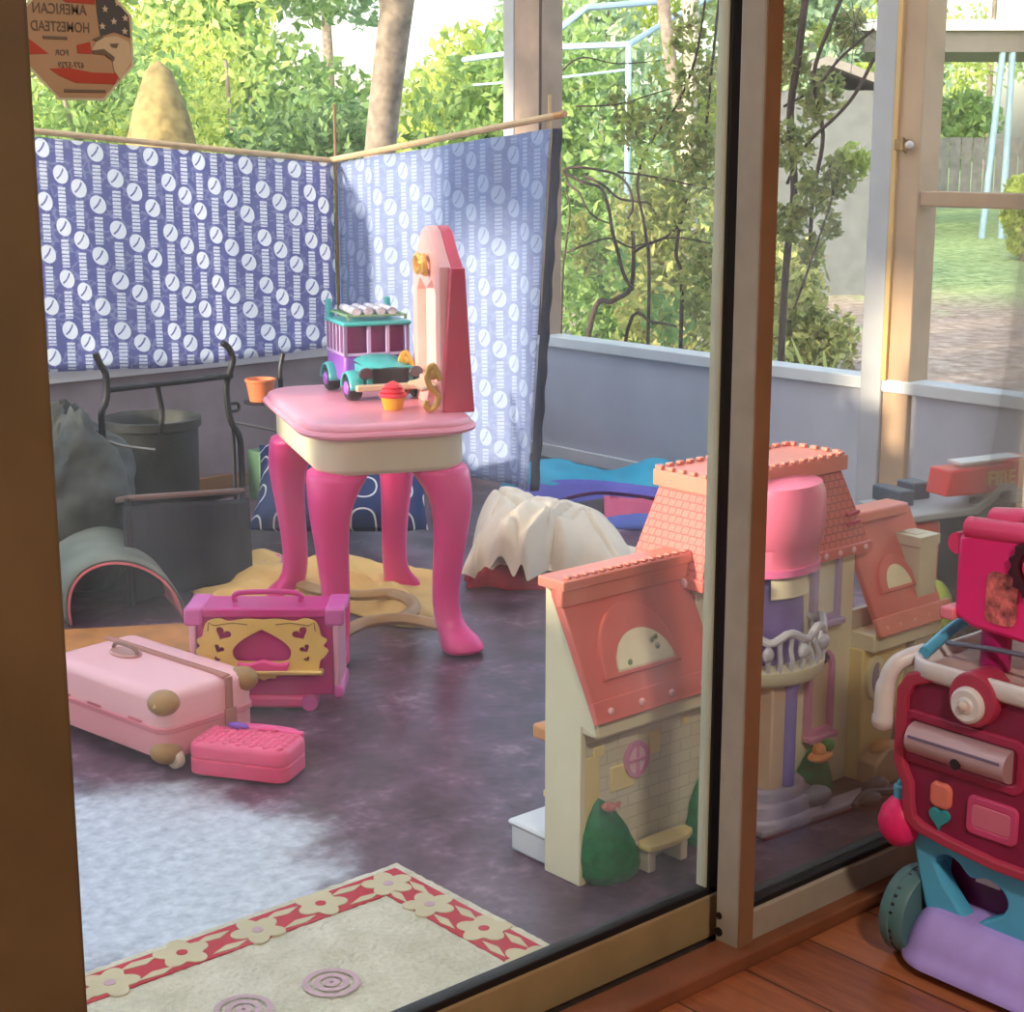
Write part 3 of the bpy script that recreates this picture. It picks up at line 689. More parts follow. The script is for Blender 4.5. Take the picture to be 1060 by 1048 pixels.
for y0 in (my(.07), my(.46)):
    sc = MB().tube(smooth_path([(x_,y0,.65),(x_-.018,y0,.685),(x_-.032,y0,.66),(x_-.022,y0,.63),(x_-.006,y0,.614),(x_-.010,y0,.592),(x_-.026,y0,.580),(x_-.036,y0,.59),(x_-.032,y0,.602)], 5), .0075, 8)
    sc.ell((x_-.018,y0,.665), (.015,.007,.015)); sc.build('scroll_bracket', gold, van, world=False)
# ------------------------------------------------------------------ toy bus
bus = thing('toy_bus', 'purple and teal toy camper bus with roof rack parked on the vanity top', 'toy bus', tuple(PZ(388, 407, .5725)), -.34)
bus.scale = (1.36,1.14,1.06)
teal = pbr('teal plastic', (70,168,170), .32, var=.05); purple = pbr('purple plastic', (150,84,190), .35, var=.06)
lilac = pbr('lilac plastic', (190,160,206), .35); dkmag = pbr('dark magenta interior', (120,24,92), .5); blackp = pbr('black plastic', (28,28,32), .4)
hw = .066
MB().box(-hw+.004, hw-.004, -.02, .125, .03, .095).build('body', purple, bus, world=False, bevel=.006)
MB().box(-hw+.012, hw-.012, -.012, .12, .095, .162).build('cabin_interior', dkmag, bus, world=False)
wf = MB()
for y in (-.02,.012,.04,.068,.096,.12): wf.box(-hw+.003, -hw+.010, y-.003, y+.003, .093, .166).box(hw-.010, hw-.003, y-.003, y+.003, .093, .166)
wf.box(-hw+.003, -hw+.010, -.02, .125, .093, .1).box(hw-.01, hw-.003, -.02, .125, .093, .1)
for x in (-hw+.003, -.018, .018, hw-.01): wf.box(x, x+.007, -.023, -.016, .093, .166)
wf.box(-hw+.003, hw-.003, -.023, -.016, .093, .1).build('window_frames', lilac, bus, world=False, bevel=.001)
MB().box(-hw, hw, -.03, .13, .164, .174).build('roof', teal, bus, world=False, bevel=.004)
rk = MB()
for x in (-.055, .055): rk.tube([(x,-.025,.178),(x,-.025,.188),(x,.12,.188),(x,.12,.178)], .003, 6)
for y in (-.025,.01,.045,.08,.12): rk.tube([(-.055,y,.188),(.055,y,.188)], .0025, 6)
rk.build('roof_rack', pbr('moss green plastic', (120,150,110), .4), bus, world=False)
ro = MB()
for i, x in enumerate((-.035,-.012,.012,.034)): ro.tube([(x,-.01,.196),(x+.004,.11,.196)], .009, 10)
ro.build('luggage', pbr('grey white load', (196,186,200), .5, var=.25, scale=60), bus, world=False)
for x in (-.058, .058): MB().prism([(.10,.172),(.13,.172),(.128,.215),(.116,.218)], x-.005, x+.005, 'yz').build('fin', teal, bus, world=False, bevel=.002)
hd = MB(); rl = [(-.055,.102),(.0,.108),(.055,.102)]
hd.grid(lambda a, b: ((a-.5)*(.092-.012*(b)), -.02-.1*b, .098-.02*b**2-.014*abs(2*a-1)**3), 12, 8)
hd.box(-.043, .043, -.118, -.02, .034, .078); hd.build('hood', teal, bus, world=False, smooth=50)
MB().box(-.034, .034, -.124, -.117, .04, .076).build('grille', blackp, bus, world=False, bevel=.002)
MB().box(-.068, .068, -.136, -.122, .026, .042).build('bumper', pbr('beige bumper', (190,170,146), .4), bus, world=False, bevel=.004)
for s in (-1, 1):
    MB().lathe([(.001,0),(.012,.001),(.014,.006),(.012,.010)], 14, Matrix.Translation((s*.047,-.118,.066)) @ Matrix.Rotation(PI/2, 4, 'X')).build('headlight', pbr('dark lamp lens', (70,60,70), .2), bus, world=False)
    for y in (-.082, .085):
        f = MB()
        f.grid(lambda a, b: (s*(.05+.026*b), y-math.cos(PI*a)*(.036+.003*math.sin(PI*b)), .028+math.sin(PI*a)*(.036+.004*math.sin(PI*b))), 14, 5)
        f.build('fender', teal, bus, world=False, solid=.004)
        w = MB().lathe([(.012,-.012),(.026,-.012),(.029,-.008),(.029,.008),(.026,.012),(.014,.012)], 22, Matrix.Translation((s*.062, y, .0295)) @ Matrix.Rotation(PI/2, 4, 'Y'))
        wo = w.build('wheel', blackp, bus, world=False)
        h = MB().lathe([(.001,.0),(.012,.0),(.016,-.003),(.016,-.006)], 14, Matrix.Translation((s*.0775, y, .0295)) @ Matrix.Rotation(s*PI/2, 4, 'Y')); h.build('hub', purple, wo, world=False)
# ------------------------------------------------------------------ cupcake
cp = PZ(407, 424, .5725)
cc = thing('toy_cupcake', 'red and yellow toy cupcake standing in front of the toy bus', 'toy cupcake', tuple(cp))
cup = [];
for i in range(28): pass
MB().lathe([(.001,0),(.021,0),(.023,.003),(.029,.030),(.026,.031)], 28).build('cup', pbr('yellow orange plastic', (252,186,40), .35), cc, world=False)
MB().lathe([(.024,.029),(.033,.031),(.035,.035),(.032,.040),(.027,.041),(.029,.044),(.026,.050),(.021,.051),(.023,.054),(.018,.060),(.009,.066),(.001,.069)], 24).build('frosting', pbr('red plastic', (232,44,62), .35), cc, world=False)
# ------------------------------------------------------------------ pink suitcase
su = thing('doll_suitcase', 'pale pink doll suitcase with tan corners lying flat beside the brown jamb', 'suitcase', (1.575,2.955,0), math.radians(8)); su.scale = (1.05,1.05,1.05)
spink = pbr('pale pink suitcase shell', (244,164,172), .36, var=.03, scale=4)
spink2 = pbr('pale pink suitcase lid', (248,186,190), .34, var=.03, scale=4)
b = MB(); rloft(b, .222, .385, .03, [(.012,.014),(.002,.02),(0,.03),(0,.072)]); b.build('lower_shell', spink, su, world=False)
b = MB(); rloft(b, .222, .385, .03, [(0,.076),(0,.128),(.004,.138),(.014,.144),(.03,.146)]); b.build('upper_shell', spink2, su, world=False)
b = MB(); rloft(b, .229, .392, .033, [(.003,.068),(0,.070),(0,.079),(.003,.081)]); b.build('seam_band', pbr('pink zipper band', (226,134,146), .5), su, world=False)
strap = pbr('dusty rose strap', (190,128,112), .6)
b = MB().box(.035, .052, -.19, .19, .1455, .149).box(.035, .052, -.1965, -.193, .03, .146).box(.03, .057, -.2, -.1955, .055, .085)
for x in (.0375, .0475): b.box(x, x+.002, -.19, .19, .149, .1505).box(x, x+.002, -.198, -.1965, .03, .146)
b.build('strap', strap, su, world=False, bevel=.001)
def corner(x, y, z, s, nm='corner_cap'):
    m = MB(); m.ell((x, y, z), (.03, .032, .024), 16, 10); m.build(nm, gold_m if nm == 'x' else pbr('tan leather patch', (176,132,76), .45, var=.1), su, world=False)
corner(-.094, -.174, .126, 1); corner(-.092, -.172, .03, 1); corner(.094, -.174, .126, 1); corner(-.094, .174, .126, 1)
MB().prism([(-.02,0),(.02,0),(.0,.022)], 0, .004, 'xy', Matrix.Translation((-.108,-.185,.124)) @ Matrix.Rotation(math.radians(55), 4, 'X')).build('painted_glint', pbr('bright gold', (244,214,150), .25, .6), su, world=False)  # bright triangle added as the corner's painted highlight
for x, y in ((-.085,-.18),(.085,-.18)):
    MB().lathe([(.004,-.009),(.016,-.009),(.018,-.006),(.018,.006),(.016,.009),(.004,.009)], 18, Matrix.Translation((x, y-.012, .018)) @ Matrix.Rotation(PI/2, 4, 'Y')).build('wheel', pbr('ivory wheel', (232,214,190), .4), su, world=False)
for x, y in ((-.08,.17),(.08,.17)): MB().lathe([(.014,0),(.016,.002),(.014,.016)], 14, Matrix.Translation((x, y, 0))).build('foot', strap, su, world=False)
b = MB(); b.lathe([(.001,.1455),(.034,.1455),(.036,.149),(.032,.152),(.026,.150),(.001,.150)], 24, Matrix.Translation((.005,.075,0)), sx=.72, sy=1.15); b.build('name_plate', pbr('dusty rose plate', (206,150,138), .4), su, world=False)
b = MB().tube(smooth_path([(.005,.035,.152),(.005,.05,.163),(.005,.10,.163),(.005,.115,.152)], 5), .004, 8); b.build('handle', pbr('bronze handle', (150,104,84), .35, .5), su, world=False)
for i, y in enumerate((-.11, .02, .12)): MB().box(-.1145, -.110, y-.02, y+.02, .082, .086).build('latch', pbr('rose latch', (206,110,124), .4), su, world=False)
# ------------------------------------------------------------------ quilted case
qc = thing('toy_case', 'hot pink quilted toy case on the floor in front of the pale pink suitcase', 'toy case', (1.612,2.635,0), math.radians(-58)); qc.scale = (1.12,1.12,1.05)
hp2 = pbr('bright pink quilted plastic', (248,84,132), .34, var=.05)
b = MB(); rloft(b, .185, .10, .022, [(.008,0),(0,.006),(0,.032),(.003,.034),(.003,.036),(0,.038),(0,.056),(.004,.063),(.012,.066)]); cs = b.build('shell', hp2, qc, world=False)
q = MB()
for i in range(13):
    for j in range(5):
        x = -.075+i*.0125; y = -.032+j*.0155+(.00775 if i % 2 else 0)
        if abs(y) < .036: q.ell((x, y, .0655), (.0078, .0092, .0042), 8, 6)
q.build('quilting', hp2, cs, world=False, smooth=60)
MB().tube(smooth_path([(-.05,.052,.05),(-.04,.075,.055),(.05,.075,.055),(.065,.052,.05)], 6), .007, 10).build('handle', hot, qc, world=False)
MB().box(-.06, .08, .048, .062, .02, .066).build('lid_rim', hot, qc, world=False, bevel=.004)
MB().ell((-.035,.035,.072), (.022,.009,.007), 10, 6).build('gem_clip', pbr('violet clip', (130,70,190), .25), qc, world=False)
MB().ell((.02,.042,.070), (.02,.008,.006), 10, 6).build('gem_clip', hot, qc, world=False)
# ------------------------------------------------------------------ magenta vanity box
c0 = PZ(276, 722, .03)
bx = thing('toy_jewel_case', 'magenta toy case with an ornate gold heart frame behind the suitcase', 'toy case', (c0.x, c0.y, 0), math.radians(-41))
MB().box(-.148, .148, .004, .12, .032, .215).build('shell', magenta, bx, world=False, bevel=.006)
for x0_ in (.146, -.16): MB().box(x0_, x0_+.014, -.006, .125, .055, .222).build('side_rail', pbr('pale pink rail', (238,170,196), .35), bx, world=False, bevel=.004)
MB().box(-.14, .14, .0, .125, .212, .222).box(-.14, .14, -.004, .006, .208, .228).build('lid', magenta, bx, world=False, bevel=.004)
for s in (-1, 1): MB().box(s*.15-.022, s*.15+.022, .03, .13, .21, .226).box(s*.15-.02, s*.15+.02, -.008, .03, .19, .23).build('corner_frame', pinkpurple, bx, world=False, bevel=.006)
MB().box(.145, .166, -.008, .128, .03, .058).build('corner_foot', pinkpurple, bx, world=False, bevel=.006)
MB().tube(smooth_path([(-.07,.06,.226),(-.06,.06,.246),(.06,.06,.246),(.07,.06,.226)], 6), .006, 8).build('carry_handle', magenta, bx, world=False)
b = MB().box(-.13, .10, -.005, .06, .006, .034); b.build('drawer', hot, bx, world=False, bevel=.008)
for x in (-.12, .093): MB().lathe([(.001,-.036),(.017,-.036),(.018,-.03),(.018,.03),(.017,.036),(.001,.036)], 16, Matrix.Translation((x,.028,.018)) @ Matrix.Rotation(PI/2, 4, 'X')).build('roller', pinkpurple, bx, world=False)
ol = []
W2, H2 = .120, .056
hp = [(-W2,-H2),(-W2-.003,-.034),(-W2-.012,-.026),(-W2-.02,-.012),(-W2-.010,-.002),(-W2-.018,.010),(-W2-.006,.018),(-W2-.002,.034),(-W2+.006,H2-.006),(-W2+.03,H2),(-.07,H2-.006),(-.035,H2-.001),(0,H2-.003)]
hp = [(p.x, p.y) for p in smooth_path([(x, y, 0) for x, y in hp], 3)]
top = hp + [(-x, y) for x, y in reversed(hp[:-1])]
spade = [(0,.034),(.02,.024),(.046,.008),(.062,-.010),(.060,-.028),(.046,-.036),(.0,-.036),(-.046,-.036),(-.060,-.028),(-.062,-.010),(-.046,.008),(-.02,.024)]
holes = [[(p.x, p.y) for p in smooth_path([(x, y, 0) for x, y in spade+[spade[0]]], 3)][:-1]]
for s in (-1, 1):
    for w_, h_, x, y in ((.036,.028,.083,.022),(.024,.019,.092,-.010),(.015,.012,.096,-.032)):
        R_ = Matrix.Rotation(s*.5, 3, 'Z'); holes.append([tuple((R_ @ Vector((p[0], p[1], 0))+Vector((s*x, y, 0)))[:2]) for p in heart(w_, h_, 24)])
ax = Matrix.Translation((-.004, -.014, .152)) @ Matrix.Rotation(math.radians(-6), 4, 'X') @ RX90
fr = MB().merge(curve_mesh([top]+holes, .008, .0008), ax).build('gold_frame', gold_m, bx, world=False)
MB().box(-W2-.006, W2+.006, -.036, -.012, .090, .100).prism([(-.03,.090),(.03,.090),(.024,.080),(.012,.082),(0,.076),(-.012,.082),(-.024,.080)], -.03, -.016, 'xz').build('gold_lip', pbr('bright gold plastic', (238,200,120), .28, .4), fr, world=False, bevel=.003)
MB().prism([(-.05,.098),(.05,.098),(.056,.118),(.03,.114),(0,.124),(-.03,.114),(-.056,.118)], -.034, -.020, 'xz').build('bow_clasp', hot, fr, world=False, bevel=.004)
for s in (-1, 1): MB().tube([ax @ Vector((s*x, y, .005)) for x, y in ((.03,.044),(.06,.048),(.1,.042),(.112,.048),(.114,.03))], .0012, 5).build('engraved_line', pbr('bronze line', (140,96,48), .5), fr, world=False)
# ------------------------------------------------------------------ soft things
def cloth(name, rgb, **k): return pbr(name, rgb, .9, var=.08, scale=6, bump=.35, bscale=90, spec=.2, **k)
def arc(mb, M, x0, x1, dep, H, nx=44, ny=26, amp=.02, seed=0, front=.7, shear=0, edge=.5):
    def fn(a, b):
        x = x0+(x1-x0)*a; e = max(0, math.sin(PI*a))**edge; h = (H(a) if callable(H) else H)
        n = fbm(a*7+seed, b*3+seed*1.7)-.5; f = math.sin((a*9+b*2.2+seed)*2.1)*.4+math.sin((a*17-b*5+seed*3)*1.3)*.25
        th = PI*b; z = max(0, math.sin(th))**front*h*e*(1+.18*f*math.sin(th)) + amp*n*math.sin(th)
        y = dep*(1-math.cos(th))/2*(.35+.65*e)+dep*.3*(1-e) - .35*amp*f*math.sin(th)*2
        return (x+shear*z, y, max(0.001, z))
    return mb.grid(fn, nx, ny, M)
# yellow blanket
yb = PZ(330, 612); M = Matrix.Translation((yb.x, yb.y, 0)) @ Matrix.Rotation(math.radians(-41), 4, 'Z')
def fy_(a, b):
    x = -.33+.68*a+.03*math.sin(b*9); y = -.22+.50*b+.03*math.sin(a*13)+.05*math.sin(a*5)-.14*max(0, a-.45)
    e = min(1, 6*a, 6*(1-a), 6*b, 6*(1-b)); r = abs(math.sin(a*8+b*4+1.5*fbm(a*4, b*4)))
    return (x, y, .004+e*(.012+.05*r**2*fbm(a*5, b*5)+.03*fbm(a*9+4, b*9)))
o = MB().grid(fy_, 60, 44, M).build('blanket', cloth('yellow fleece', (238,196,122)), None, loc=(yb.x, yb.y, 0), fix=False, solid=.008)
tag(o, 'crumpled yellow blanket spread on the floor under the toy vanity', 'blanket')
# comforter
cf = PZ(572, 612); M = Matrix.Translation((cf.x, cf.y, 0)) @ Matrix.Rotation(math.radians(-41), 4, 'Z')
def lump(mb, M, x0, x1, y0, y1, H, seed, amp=.03, nx=70, ny=50, ex=2.6, drape=.55, hem=0):
    def fn(a, b):
        u = 2*a-1; v = 2*b-1; e = max(0, 1-abs(u)**ex)*max(0, 1-abs(v)**ex)
        x = x0+(x1-x0)*a; y = y0+(y1-y0)*b
        wx = vnoise(a*2.5+seed, b*2.5)*1.8; w1 = abs(math.sin(a*4.2+wx*1.6+b*2.5+seed)); w2 = abs(math.sin(a*3-b*5+wx*1.8+seed*2)); w3 = abs(math.sin(b*14+a*5+wx*3))
        h = H(a, b) if callable(H) else H
        z = h*e**drape*(.86+.22*(vnoise(a*3.5+seed, b*2.6)-.3)) - amp*.9*max(0, 1-w1*3)**2*e**.5 - amp*.6*max(0, 1-w2*3.5)**2*e**.5 + amp*.45*(vnoise(a*5+b*4+seed, b*10)-.5)*e**.5
        z += hem*max(0, vnoise(a*4+seed*3, 2)-.4)*(1-b)**2
        return (x+.05*(vnoise(b*3+seed, a*2)-.5), y+.09*(vnoise(a*3.5+seed, b*2)-.5)*(1-.6*b), max(.002, z))
    return mb.grid(fn, nx, ny, M)
mb = MB()
lump(mb, M, -.24, .0, .02, .50, lambda a, b: .18+.07*b, 1, hem=.14)
lump(mb, M, -.06, .225, .04, .46, lambda a, b: .22-.11*a**1.3, 4, .03, hem=.12)
lump(mb, M, .10, .29, .12, .36, lambda a, b: .085-.03*a, 8, .018)
lump(mb, M @ Matrix.Translation((-.09,.03,.045)) @ Matrix.Rotation(math.radians(-24), 4, 'Z'), -.075, .055, -.05, .30, lambda a, b: .13+.06*b, 6, .03, 40, 50, 4, .4, hem=.1)
o = mb.build('comforter', pbr('cream quilted cotton', (240,222,198), .9, var=.05, scale=7, bump=.9, bscale=22, spec=.2), None, loc=(cf.x, cf.y, 0), fix=False, smooth=180)
tag(o, 'bunched cream comforter heaped on the floor right of the toy vanity', 'comforter')
rc = PZ(528, 612); M = Matrix.Translation((rc.x, rc.y, 0)) @ Matrix.Rotation(math.radians(-41), 4, 'Z')
mb = MB(); lump(mb, M, -.13, .085, -.0, .16, .075, 3, .012, 40, 24, 2.6, .45)
o = mb.build('floor_cushion', cloth('red cotton', (168,44,54)), None, loc=(rc.x, rc.y, 0), fix=False, smooth=180); tag(o, 'red cushion squashed under the front edge of the cream comforter', 'cushion')
# navy pillow
t = NT('navy trellis cotton'); co = t.coord('UV'); x, y, z = t.xyz(co)
kx = 2*PI/.115; u = t.m('COSINE', t.m('MULTIPLY', x, kx)); v = t.m('COSINE', t.m('MULTIPLY', y, kx))
g = t.m('ADD', t.m('ADD', u, v), t.m('MULTIPLY', t.m('MULTIPLY', u, v), .9))
ring = t.m('LESS_THAN', t.m('ABSOLUTE', t.m('SUBTRACT', g, .1)), .24)
NAVY = t.fin(t.bsdf(t.mix(ring, lin((44,62,108)), lin((226,226,228))), .85, 0, t.bump(t.noise(co, 300), .2, .001), .2))
pw = PZ(352, 566); M = Matrix.Translation((pw.x, pw.y, .01)) @ Matrix.Rotation(math.radians(-41), 4, 'Z') @ Matrix.Rotation(math.radians(38), 4, 'X')
def pil(W, Hh, T, top):
    def fn(a, b):
        x = 2*a-1; y = 2*b-1; s = (max(0, 1-x**4)*max(0, 1-y**4))**.5
        k = 1-.07*(1-abs(x)**2)*abs(y)**3; k2 = 1-.07*(1-abs(y)**2)*abs(x)**3
        return (W/2*x*k2, Hh/2+Hh/2*y*k, T/2+(1 if top else -1)*T/2*s)
    return fn
mb = MB(); uvf = lambda a, b: (a*.54, b*.34)
mb.grid(pil(.54, .34, .13, False), 26, 20, M, uv=uvf); mb.grid(pil(.54, .34, .13, True), 26, 20, M, uv=uvf)
o = mb.build('throw_pillow', NAVY, None, loc=(pw.x, pw.y, 0)); tag(o, 'navy pillow with white trellis pattern behind the legs of the toy vanity', 'pillow')
# play tent, collapsed
tn = PZ(612, 552); t = thing('play_tent', 'collapsed teal, purple and pink play tent on the floor below the window', 'play tent', (tn.x, tn.y, 0), math.radians(-41))
ntop = cloth('turquoise nylon', (64,176,206)); I = Matrix.Identity(4)
mb = MB(); arc(mb, Matrix.Translation((.06,.30,0)), -.36, .36, .40, lambda a: .13+.035*math.sin(a*9), seed=2, amp=.03, front=.5, edge=.4); mb.build('roof_panel', ntop, t, world=False, fix=False, smooth=180)
mb = MB().grid(lambda a, b: (-.26+.58*a, .22+.03*math.sin(a*6)+.1*b, .10*b**.8*math.sin(PI*min(1, .12+a*.8))**.4+.002), 30, 6); mb.build('side_panel', cloth('violet nylon', (112,108,196)), t, world=False, fix=False, solid=.003)
mb = MB().tube(smooth_path([(-.16,.19,.004),(-.1,.2,.055),(.02,.2,.085),(.16,.2,.075),(.30,.2,.05)], 6), .006, 8); mb.build('piping', cloth('dark plum piping', (72,28,70)), t, world=False)
mb = MB().grid(lambda a, b: (.05+.23*a, .15+.045*b+.008*math.sin(a*12), .002+.075*b*(1-.2*a)), 16, 6); mb.build('pink_panel', cloth('coral pink nylon', (226,110,142)), t, world=False, fix=False, solid=.003)
mb = MB().grid(lambda a, b: (-.14+.20*a, .17+.04*b, .002+.06*b*(.6+.5*a)), 16, 6); mb.build('mesh_window', cloth('grey mesh', (92,90,100)), t, world=False, fix=False, solid=.002)
mb = MB(); arc(mb, Matrix.Translation((.14,.05,0)), -.14, .2, .14, .03, seed=5, amp=.02); mb.build('floor_panel', cloth('blue nylon', (96,116,186)), t, world=False, fix=False, smooth=180)
# pink disc
dp = PZ(270, 586, .03)
o = MB().lathe([(.001,0),(.055,0),(.075,.006),(.078,.016),(.074,.018),(.06,.012),(.001,.012)], 28, Matrix.Translation((dp.x, dp.y, .028)) @ Matrix.Rotation(.12, 4, 'X')).build('toy_plate', pbr('orchid pink plastic', (232,110,168), .35), None, loc=(dp.x, dp.y, .028))
tag(o, 'round orchid pink toy plate lying at the back edge of the yellow blanket', 'toy plate')
# arched foam mat
a0 = PZ(74, 648); a1 = PZ(190, 640); mid = (a0+a1)/2; wv = (a1-a0); 
k1 = PZ(125, 585, .14); k2 = PZ(62, 512, .14); dv = (k2-k1); dv.z = 0
mt = MB()
def arch(off):
    def fn(a, b):
        th = PI*a; r = (wv.length/2+off)*(1+.05*b); u = wv.normalized()
        p = mid - u*r*math.cos(th)*(1+.1*b) + Vector((0,0,1))*(.155+off)*math.sin(th)**.85*(1+.5*b) + dv.normalized()*b*max(.5, dv.length) - u*.03*math.sin(th)
        return p
    return fn
t = thing('play_mat', 'foam play mat bent into an arch with a pink underside beside the brown jamb', 'play mat', (mid.x, mid.y, 0))
MB().grid(arch(0), 30, 14).build('pink_side', pbr('pink foam', (244,130,142), .8, var=.1, bump=.2), t, solid=.006, fix=False)
MB().grid(arch(.008), 30, 14).build('grey_side', pbr('grey green backing', (120,124,112), .75, var=.15, bump=.2), t, solid=.005, fix=False)
# orange brown board
b0 = PZ(78, 678); b1 = PZ(196, 656); M = Matrix.Translation(((b0.x+b1.x)/2, (b0.y+b1.y)/2, 0)) @ Matrix.Rotation(math.radians(-30), 4, 'Z')
o = MB().box(-.26, .2, -.12, .12, 0, .012, M).build('wooden_board', pbr('orange brown wood', (192,126,62), .5, var=.15, scale=14), None, loc=((b0.x+b1.x)/2, (b0.y+b1.y)/2, 0), bevel=.003)
tag(o, 'orange brown wooden board on the floor between the arched mat and the suitcase', 'board')
# ================================================================== DOLLHOUSE
DH = thing('dollhouse', 'large cream plastic dollhouse with coral roofs standing along the glass door', 'dollhouse', (1.75,1.86,0))
cr = pbr('pale cream wall plastic', (240,232,196), .42, var=.03, scale=6); yel = pbr('pale yellow plastic', (244,222,150), .42, var=.04)
coral = pbr('coral roof plastic', (226,116,104), .36, var=.06, scale=7); lav = pbr('lavender plastic', (190,166,206), .36); pinkw = pbr('mauve pink plastic', (222,150,184), .36)
greenp = pbr('dark green plastic', (30,122,66), .5, var=.2, scale=60, bump=.5, bscale=70); greyw = pbr('grey white plastic', (214,212,220), .36)
purp = pbr('violet column plastic', (150,128,196), .36); pinkt = pbr('bright pink turret plastic', (255,128,164), .3, var=.03)
def m_brick(name, base, line, sx, sz):
    t = NT(name); co = t.coord(); br = t.n('ShaderNodeTexBrick'); x, y, z = t.xyz(co)
    cb = t.n('ShaderNodeCombineXYZ'); t.link(t.m('ADD', x, y), cb.inputs[0]); t.link(z, cb.inputs[1]); t.link(cb.outputs[0], br.inputs[0])
    br.inputs['Color1'].default_value = lin(base); br.inputs['Color2'].default_value = lin(tuple(c*.97 for c in base)); br.inputs['Mortar'].default_value = lin(line)
    br.inputs['Scale'].default_value = 1; br.inputs['Brick Width'].default_value = sx; br.inputs['Row Height'].default_value = sz; br.inputs['Mortar Size'].default_value = .0012
    return t.fin(t.bsdf(br.outputs[0], .42, 0, t.bump(t.m('SUBTRACT', 1.0, br.outputs[1]), .5, .003)))
brickroof = m_brick('coral shingle plastic', (226,120,108), (176,86,80), .016, .0135)
brickwall = m_brick('cream stone plastic', (226,218,188), (204,194,164), .05, .022)
def dh(mb, name, mat, parent=None, **k): return mb.build(name, mat, parent or DH, **k)
# left wing
dh(MB().prism([(1.838,0),(1.925,0),(1.925,.497),(1.909,.485),(1.808,.294),(1.802,.268),(1.838,.278)], 1.745, 1.757, 'yz'), 'side_wall', cr, bevel=.002)
dh(MB().box(1.757, 2.035, 1.842, 1.852, 0, .285), 'front_wall', brickwall)
dh(MB().box(1.748, 2.035, 1.803, 1.845, .264, .298), 'soffit', cr, bevel=.004)
dh(MB().box(1.757, 1.79, 1.839, 1.843, .0, .22).box(1.815, 1.87, 1.8385, 1.843, .145, .19).box(1.905, 1.93, 1.8385, 1.843, .19, .23).box(1.775,1.80,1.8385,1.843,.215,.235).box(1.985,2.0,1.8385,1.843,.225,.24), 'stone_relief', yel, bevel=.002)
rf = dh(MB().prism([(1.792,.300),(1.802,.292),(1.905,.485),(1.905,.502),(1.893,.502)], 1.738, 2.03, 'yz'), 'roof', coral, bevel=.003)
dh(MB().prism([(1.788,.296),(1.799,.293),(1.812,.322),(1.803,.330)], 1.735, 2.034, 'yz'), 'eave_trim', coral, rf, bevel=.002)
rc_ = MB().box(1.732, 2.03, 1.868, 1.93, .497, .515).box(1.732, 2.03, 1.872, 1.888, .470, .50)
for i in range(15): rc_.box(1.745+i*.0192, 1.745+i*.0192+.011, 1.872, 1.884, .515, .5205)
dh(rc_, 'ridge_cap', pbr('light coral ridge', (236,138,118), .36), rf, bevel=.003)
for k, x in enumerate((1.768,1.838,1.908,1.985)):
    dh(MB().ell((x, 1.7935, .311), (.0065,.004,.0065), 12, 8), 'rosette', pbr('pale pink dot', (255,196,196), .4), rf)
# arched dormer on the left roof: half-round hood, cream half-round window
n_ = Vector((0, -(.485-.292), (1.905-1.802)*1.0)).normalized(); sd = Vector((0, .103, .193)).normalized()
DM = Matrix.Translation((1.885, 1.842, .383)) @ Matrix(((1,0,0,0),(0,sd.y,n_.y,0),(0,sd.z,n_.z,0),(0,0,0,1)))
dh(MB().merge(curve_mesh([circ(.084, 26, -.022, -.034, 0, PI, .112), circ(.064, 26, -.014, -.028, 0, PI, .060)], .03, .004), DM), 'dormer_hood', coral, rf)
dh(MB().merge(curve_mesh([circ(.067, 26, -.014, -.031, 0, PI, .063)], .006), DM @ Matrix.Translation((0,0,.012))), 'dormer_window', pbr('cream dormer window', (250,238,200), .4), rf)
mb = MB()
for (x, y) in ((.012,.006),(.022,.010),(.020,-.006),(-.05,-.02)): mb.ell(DM @ Vector((x, y, .0155)), (.005,.003,.006), 8, 6)
dh(mb, 'dormer_relief', pbr('sage relief', (150,160,120), .5), rf)
# round window
wc = Vector((1.872, 1.837, .192))
w = dh(MB().merge(curve_mesh([circ(.027, 28, ry=.031), circ(.021, 28, ry=.025)], .008, .001), Matrix.Translation(wc) @ RX90), 'round_window', pinkw)
dh(MB().merge(curve_mesh([circ(.0215, 28, ry=.0255)], .003), Matrix.Translation(wc) @ RX90), 'pane', pbr('pink window pane', (246,206,220), .25), w)
dh(MB().box(wc.x-.0022, wc.x+.0022, wc.y-.005, wc.y, wc.z-.025, wc.z+.025).box(wc.x-.021, wc.x+.021, wc.y-.005, wc.y, wc.z-.0022, wc.z+.0022), 'muntin', pinkw, w)
# bushes (half cones moulded against the wall)
def bush(cx, cy, w, h, seed, name='bush', lean=0):
    mb = MB(); prof = [(w*.42,0),(w*.5,h*.12),(w*.47,h*.35),(w*.36,h*.62),(w*.22,h*.82),(w*.09,h*.95),(.001,h)]
    vs = []; n = 28
    pr = []
    for i in range(len(prof)-1):
        for j in range(4):
            f = j/4; pr.append((prof[i][0]*(1-f)+prof[i+1][0]*f, prof[i][1]*(1-f)+prof[i+1][1]*f))
    pr.append(prof[-1])
    for r, z in pr:
        for k in range(n):
            a = PI+PI*k/(n-1); q = r*(1+.10*(fbm(k*.9+seed, z*90)-.5))
            vs.append((cx+q*math.cos(a)+lean*(h-z), cy+.62*q*math.sin(a), z))
    m = len(pr); fs = [(i*n+k, i*n+k+1, (i+1)*n+k+1, (i+1)*n+k) for i in range(m-1) for k in range(n-1)]
    fs += [(i*n, (i+1)*n, (i+1)*n+n-1, i*n+n-1) for i in range(m-1)]
    return dh(mb.add(vs, fs), name, greenp, smooth=60)
bush(1.785, 1.838, .125, .145, 1, lean=.22); bush(2.035, 1.838, .085, .125, 5, lean=.05); 
